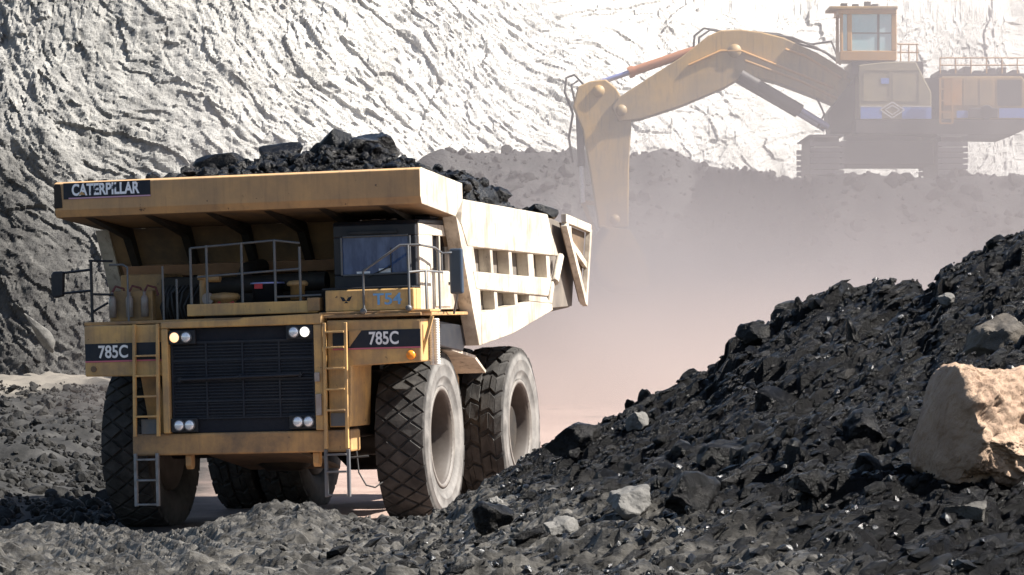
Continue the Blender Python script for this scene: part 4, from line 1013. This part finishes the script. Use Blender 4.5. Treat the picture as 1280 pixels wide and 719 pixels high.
many('floor_rubble', 9000, (60, 150), [.04, .07, .12, .22], [.42, .36, .18, .04], M['floor_coal'], ground_z, (-260, 150), 'dusty coal rubble strewn over the pit floor left of the truck', 'rubble', LIB)

P, S = [], []
for _ in range(1500):
    x = rng.uniform(-3, 34); ed = 166.5 - 19.5 * float(sstep(8.5, 13.0, x)); y = ed + rng.normal(-2, 2.5); P.append((x, y, float(bench_z(np.array([[x]]), np.array([[y]]))[0, 0]))); S.append(rng.choice([.07, .13, .24, .42], p=[.5, .3, .15, .05]))
scatter('bench_rubble', np.array(P), S, M['floor_coal'], LIB, 'broken dusty coal along the edge of the bench below the excavator', 'coal')
LUMP = [rock_shape(3, rng, 14, rng.uniform(.5, 1.2, 3), (.6, .95)) for _ in range(10)]
LM = []
for i, (v, f) in enumerate(LUMP):
    nn = v / np.linalg.norm(v, axis=1)[:, None]
    v = v + nn * (.035 * fbm(v[:, 0] * 5, v[:, 1] * 5, v[:, 2] * 5, octaves=4, seed=200 + i))[:, None]
    me = np_mesh('coal_lump', v, f, False); me.materials.append(M['coal']); LM.append(me)
n = 0
while n < 170:
    px = rng.uniform(540, 1330); y = rng.uniform(24, 47); x = (px - 640) / F * y
    yc = float(np.interp(px, CRX, CRD))
    if y > yc + .3 or (x * .6 + y * .08 + bank_h(x, y)) < 4.6: continue
    r = rng.choice([.06, .09, .13, .18], p=[.42, .32, .19, .07])
    o = add('coal_lump', LM[rng.integers(10)], None, loc=(x, y, bank_h(x, y) + r * .15)); o.scale = (r * rng.uniform(.8, 1.5), r, r * rng.uniform(.6, 1)); o.rotation_euler = rng.uniform(-3, 3, 3)
    tag(o, 'black angular coal lump lying among the rubble of the dark bank', 'coal lump', 'coal lumps scattered over the bank'); n += 1
for k in range(46):       # lumps that break the skyline of the bank
    px = rng.uniform(700, 1290); y = float(np.interp(px, CRX, CRD)) - rng.uniform(-.1, .5); x = (px - 640) / F * y; r = rng.choice([.05, .08, .12], p=[.45, .37, .18])
    o = add('coal_lump', LM[rng.integers(10)], None, loc=(x, y, bank_h(x, y) + r * .2)); o.scale = (r * rng.uniform(.8, 1.4), r, r * rng.uniform(.6, 1)); o.rotation_euler = rng.uniform(-3, 3, 3)
    tag(o, 'black coal lump on the ragged top edge of the dark bank', 'coal lump', 'coal lumps along the top of the bank')

def on_bank(px, py):
    """where a sight line meets the bank"""
    for y in np.arange(20, 60, .05):
        p = at(px, py, y)
        if p.z <= bank_h(p.x, p.y): return p
    return at(px, py, 45)
def stone(px, py, wpx, hpx, name, lab, cat, material, planes=9, sq=(1, .9, .8), rough=.035, rot=(0, 0, 0), r=None, sub=5, cut=(.62, .95), lift=.0):
    p = on_bank(px, py + hpx * .35); s = p.y / F
    return boulder(name, sub, r or rng, planes + 4, (wpx / 2 * s * 1.15, wpx / 2 * s * sq[1], hpx / 2 * s * 1.15), cut, 1, rough, material, lab, cat, at(px, py - lift, p.y), rot, None, 5.0)

def sandstone_block():
    """one big split block: a broad brown face to the left, a pale rough face to the right, a ridge between them"""
    import bmesh
    p = on_bank(1205, 592); Y = p.y - .12; q = F / Y
    c = at(1210, 530, Y + .35)
    pts = [(1190, 455, .0), (1186, 460, .35), (1283, 463, .25), (1330, 500, .45), (1325, 560, .2), (1236, 572, -.12), (1222, 545, -.26), (1208, 505, -.20), (1196, 470, -.08),
           (1190, 607, -.02), (1160, 600, .1), (1143, 585, .30), (1142, 545, .38), (1164, 498, .30), (1290, 610, .3),
           (1185, 470, 1.0), (1300, 470, 1.1), (1330, 560, 1.1), (1150, 590, 1.0), (1250, 620, 1.0)]
    bm = bmesh.new()
    for x, y, d in pts:
        x = x if x > 1237 else 1237 + (x - 1237) * .90
        w = at(x, y, Y); bm.verts.new((w.x - c.x, Y + d - c.y, w.z - c.z))
    r = bmesh.ops.convex_hull(bm, input=bm.verts)
    bmesh.ops.delete(bm, geom=list(set(g for g in r['geom_interior'] + r['geom_unused'] if isinstance(g, bmesh.types.BMVert))), context='VERTS')
    bmesh.ops.triangulate(bm, faces=bm.faces)
    for _ in range(5): bmesh.ops.subdivide_edges(bm, edges=bm.edges, cuts=1, use_grid_fill=True)
    bmesh.ops.triangulate(bm, faces=bm.faces)
    for _ in range(2): bmesh.ops.smooth_vert(bm, verts=bm.verts, factor=.5, use_axis_x=True, use_axis_y=True, use_axis_z=True)
    bm.normal_update()
    v = np.array([x.co[:] for x in bm.verts]); nn = np.array([x.normal[:] for x in bm.verts]); f = np.array([[k.index for k in x.verts] for x in bm.faces]); bm.free()
    lit = sstep(-.1, .3, nn[:, 0])
    k = .022 * fbm(v[:, 0] * 3, v[:, 1] * 3, v[:, 2] * 3, octaves=5, seed=305) + (.006 + .028 * lit) * (ridged(v[:, 0] * 5, v[:, 1] * 5, v[:, 2] * 7, octaves=5, seed=301, gain=.6) - .8)
    k = k + (.012 + .02 * lit) * np.round(3.2 * fbm(v[:, 0] * 2.2, v[:, 1] * 2.2, v[:, 2] * 3, octaves=3, seed=311)) / 1.6
    v = v + nn * k[:, None]
    o = add('sandstone_boulder', np_mesh('sandstone_boulder', v, f, True), M['sandstone'], loc=c)
    tag(o, 'big tan sandstone boulder half sunk in the black coal at the right edge', 'boulder')
sandstone_block()
stone(1242, 428, 74, 44, 'rock_slab', 'dull brown rock slab just above the big tan boulder', 'rock slab', M['rock_brown'], sq=(1, .6, .6), rot=(.1, -.5, 0))
stone(788, 628, 58, 34, 'grey_rock', 'pale grey flat-topped rock left of the squat dark block on the bank foot', 'rock', M['rock_pale'], rot=(0, .15, .2))
stone(862, 622, 72, 46, 'dark_rock', 'squat dark block at the foot of the coal bank beside a pale flat-topped rock', 'rock', M['coal'], rot=(.1, .05, .3))
stone(614, 650, 40, 40, 'coal_block', 'dark coal block in front of the front tyre, right beneath a white-topped fragment', 'coal lump', M['coal'])
stone(620, 634, 24, 18, 'pale_fragment', 'white-topped stone fragment on the dark block near the front tyre', 'rock', M['rock_pale'], rough=.12, lift=2)
stone(1184, 377, 14, 20, 'pale_fragment', 'small white stone high on the coal bank at the right', 'rock', M['rock_pale'])
stone(795, 528, 22, 26, 'pale_fragment', 'upright pale grey stone near the left skyline of the coal bank', 'rock', M['rock_pale'])
stone(700, 662, 38, 26, 'grey_rock', 'grey rock with a lit face low on the bank, left of the flat-topped one', 'rock', M['rock_pale'], rot=(.2, -.2, .5))
stone(722, 552, 70, 34, 'coal_slab', 'long black coal slab at the lower left end of the bank skyline, next to the rear tyre', 'coal lump', M['coal'], sq=(1, .7, .6), rot=(0, -.35, 0))
stone(905, 568, 70, 34, 'coal_slab', 'broad smooth-faced black coal slab in the middle of the bank', 'coal lump', M['coal'], sq=(1, .7, .6), rot=(0, -.2, .1))
stone(1010, 602, 44, 30, 'coal_slab', 'dark rounded coal block below and left of the tan boulder', 'coal lump', M['coal'])
stone(1080, 535, 50, 34, 'coal_slab', 'black coal block lying left of the tan boulder', 'coal lump', M['coal'])
stone(950, 420, 44, 30, 'coal_slab', 'black coal block just below the stepped part of the skyline', 'coal lump', M['coal'])
stone(1210, 640, 44, 26, 'coal_slab', 'small coal block with lit edges right under the tan boulder', 'coal lump', M['coal_grey'])
# the pale slab and stones by the pit wall at the left
for px, py, Y, w, h, m_, lab, rt in [(53, 419, 168, 17, 52, 'rock_pale', 'pale leaning slab of rock against the dark foot of the pit wall', (.1, -.62, .3)), (16, 552, 90, 34, 22, 'coal_grey', 'big dark rubble block at the left edge of the pit floor', (.2, .1, .5))]:
    s = Y / F; boulder('fallen_rock', 4, rng, 12, (w / 2 * s * 1.2, w / 2 * s * .8, h / 2 * s * 1.2), (.55, .95), 1, .04, M[m_], lab, 'rock', at(px, py, Y), rt)

# ------------------------------------------------------------------ dust
def make_dust():
    b = MB().box((-14, 70, -1.5), (48, 182, 34))
    m = bpy.data.materials.new('blown_dust'); m.use_nodes = True; t = m.node_tree; L = t.links
    for n in list(t.nodes):
        if n.type != 'OUTPUT_MATERIAL': t.nodes.remove(n)
    out = t.nodes['Material Output']
    v = t.nodes.new('ShaderNodeVolumePrincipled'); v.inputs['Color'].default_value = (.50, .435, .425, 1); v.inputs['Anisotropy'].default_value = .25
    g = t.nodes.new('ShaderNodeNewGeometry')
    def gauss(c, s):
        """soft ellipsoid of dust round c with radii s"""
        a = t.nodes.new('ShaderNodeVectorMath'); a.operation = 'SUBTRACT'; a.inputs[1].default_value = c; L.new(g.outputs['Position'], a.inputs[0])
        d = t.nodes.new('ShaderNodeVectorMath'); d.operation = 'DIVIDE'; d.inputs[1].default_value = s; L.new(a.outputs[0], d.inputs[0])
        l = t.nodes.new('ShaderNodeVectorMath'); l.operation = 'LENGTH'; L.new(d.outputs[0], l.inputs[0])
        r = t.nodes.new('ShaderNodeMapRange'); r.interpolation_type = 'SMOOTHSTEP'; r.inputs[1].default_value = 1; r.inputs[2].default_value = 0; L.new(l.outputs['Value'], r.inputs[0]); return r.outputs[0]
    n = t.nodes.new('ShaderNodeTexNoise'); n.inputs['Scale'].default_value = .05; n.inputs['Detail'].default_value = 5; n.inputs['Distortion'].default_value = 1.2; L.new(g.outputs['Position'], n.inputs['Vector'])
    nr = t.nodes.new('ShaderNodeMapRange'); nr.inputs[1].default_value = .38; nr.inputs[2].default_value = .64; nr.inputs[3].default_value = .2; nr.inputs[4].default_value = 1.8; L.new(n.outputs[0], nr.inputs[0])
    acc = None
    for c, s, k in DUST:
        q = t.nodes.new('ShaderNodeMath'); q.operation = 'MULTIPLY_ADD'; q.inputs[1].default_value = k; L.new(gauss(c, s), q.inputs[0])
        if acc is None: q.inputs[2].default_value = 0
        else: L.new(acc, q.inputs[2])
        acc = q.outputs[0]
    mu = t.nodes.new('ShaderNodeMath'); mu.operation = 'MULTIPLY'; L.new(acc, mu.inputs[0]); L.new(nr.outputs[0], mu.inputs[1])
    sz = t.nodes.new('ShaderNodeSeparateXYZ'); L.new(g.outputs['Position'], sz.inputs[0])
    zr = t.nodes.new('ShaderNodeMapRange'); zr.inputs[1].default_value = -1; zr.inputs[2].default_value = 5; L.new(sz.outputs[2], zr.inputs[0])
    cr = t.nodes.new('ShaderNodeMix'); cr.data_type = 'RGBA'; cr.inputs[6].default_value = (.82, .67, .60, 1); cr.inputs[7].default_value = (.46, .43, .44, 1); L.new(zr.outputs[0], cr.inputs[0]); L.new(cr.outputs[2], v.inputs['Color'])   # the road dust is redder than the coal dust above it
    L.new(mu.outputs[0], v.inputs['Density']); L.new(v.outputs[0], out.inputs['Volume'])
    o = b.build('haze', m); tag(o, 'pale pinkish dust cloud drifting between the truck and the excavator', 'dust', kind='stuff')
DUST = [((10, 118, -2), (36, 48, 13), .016), ((22, 138, 7), (44, 36, 22), .038), ((6, 90, -1), (17, 24, 9), .06), ((4.5, 149, 3), (11, 11, 9), .055)]
make_dust()
for o_, l_, c_ in (('cliff', 'tall pale streaked rock wall of the open pit rising behind everything', 'rock wall'), ('coal_bench', 'dark coal bench under the excavator, veiled in dust', 'coal bench'),
                   ('ground', 'dusty pinkish pit floor with a haul road behind the truck', 'ground'), ('coal_bank', 'bank of black coal and grey clay sloping up to the right in the foreground', 'coal bank')):
    tag(bpy.data.objects[o_], l_, c_)
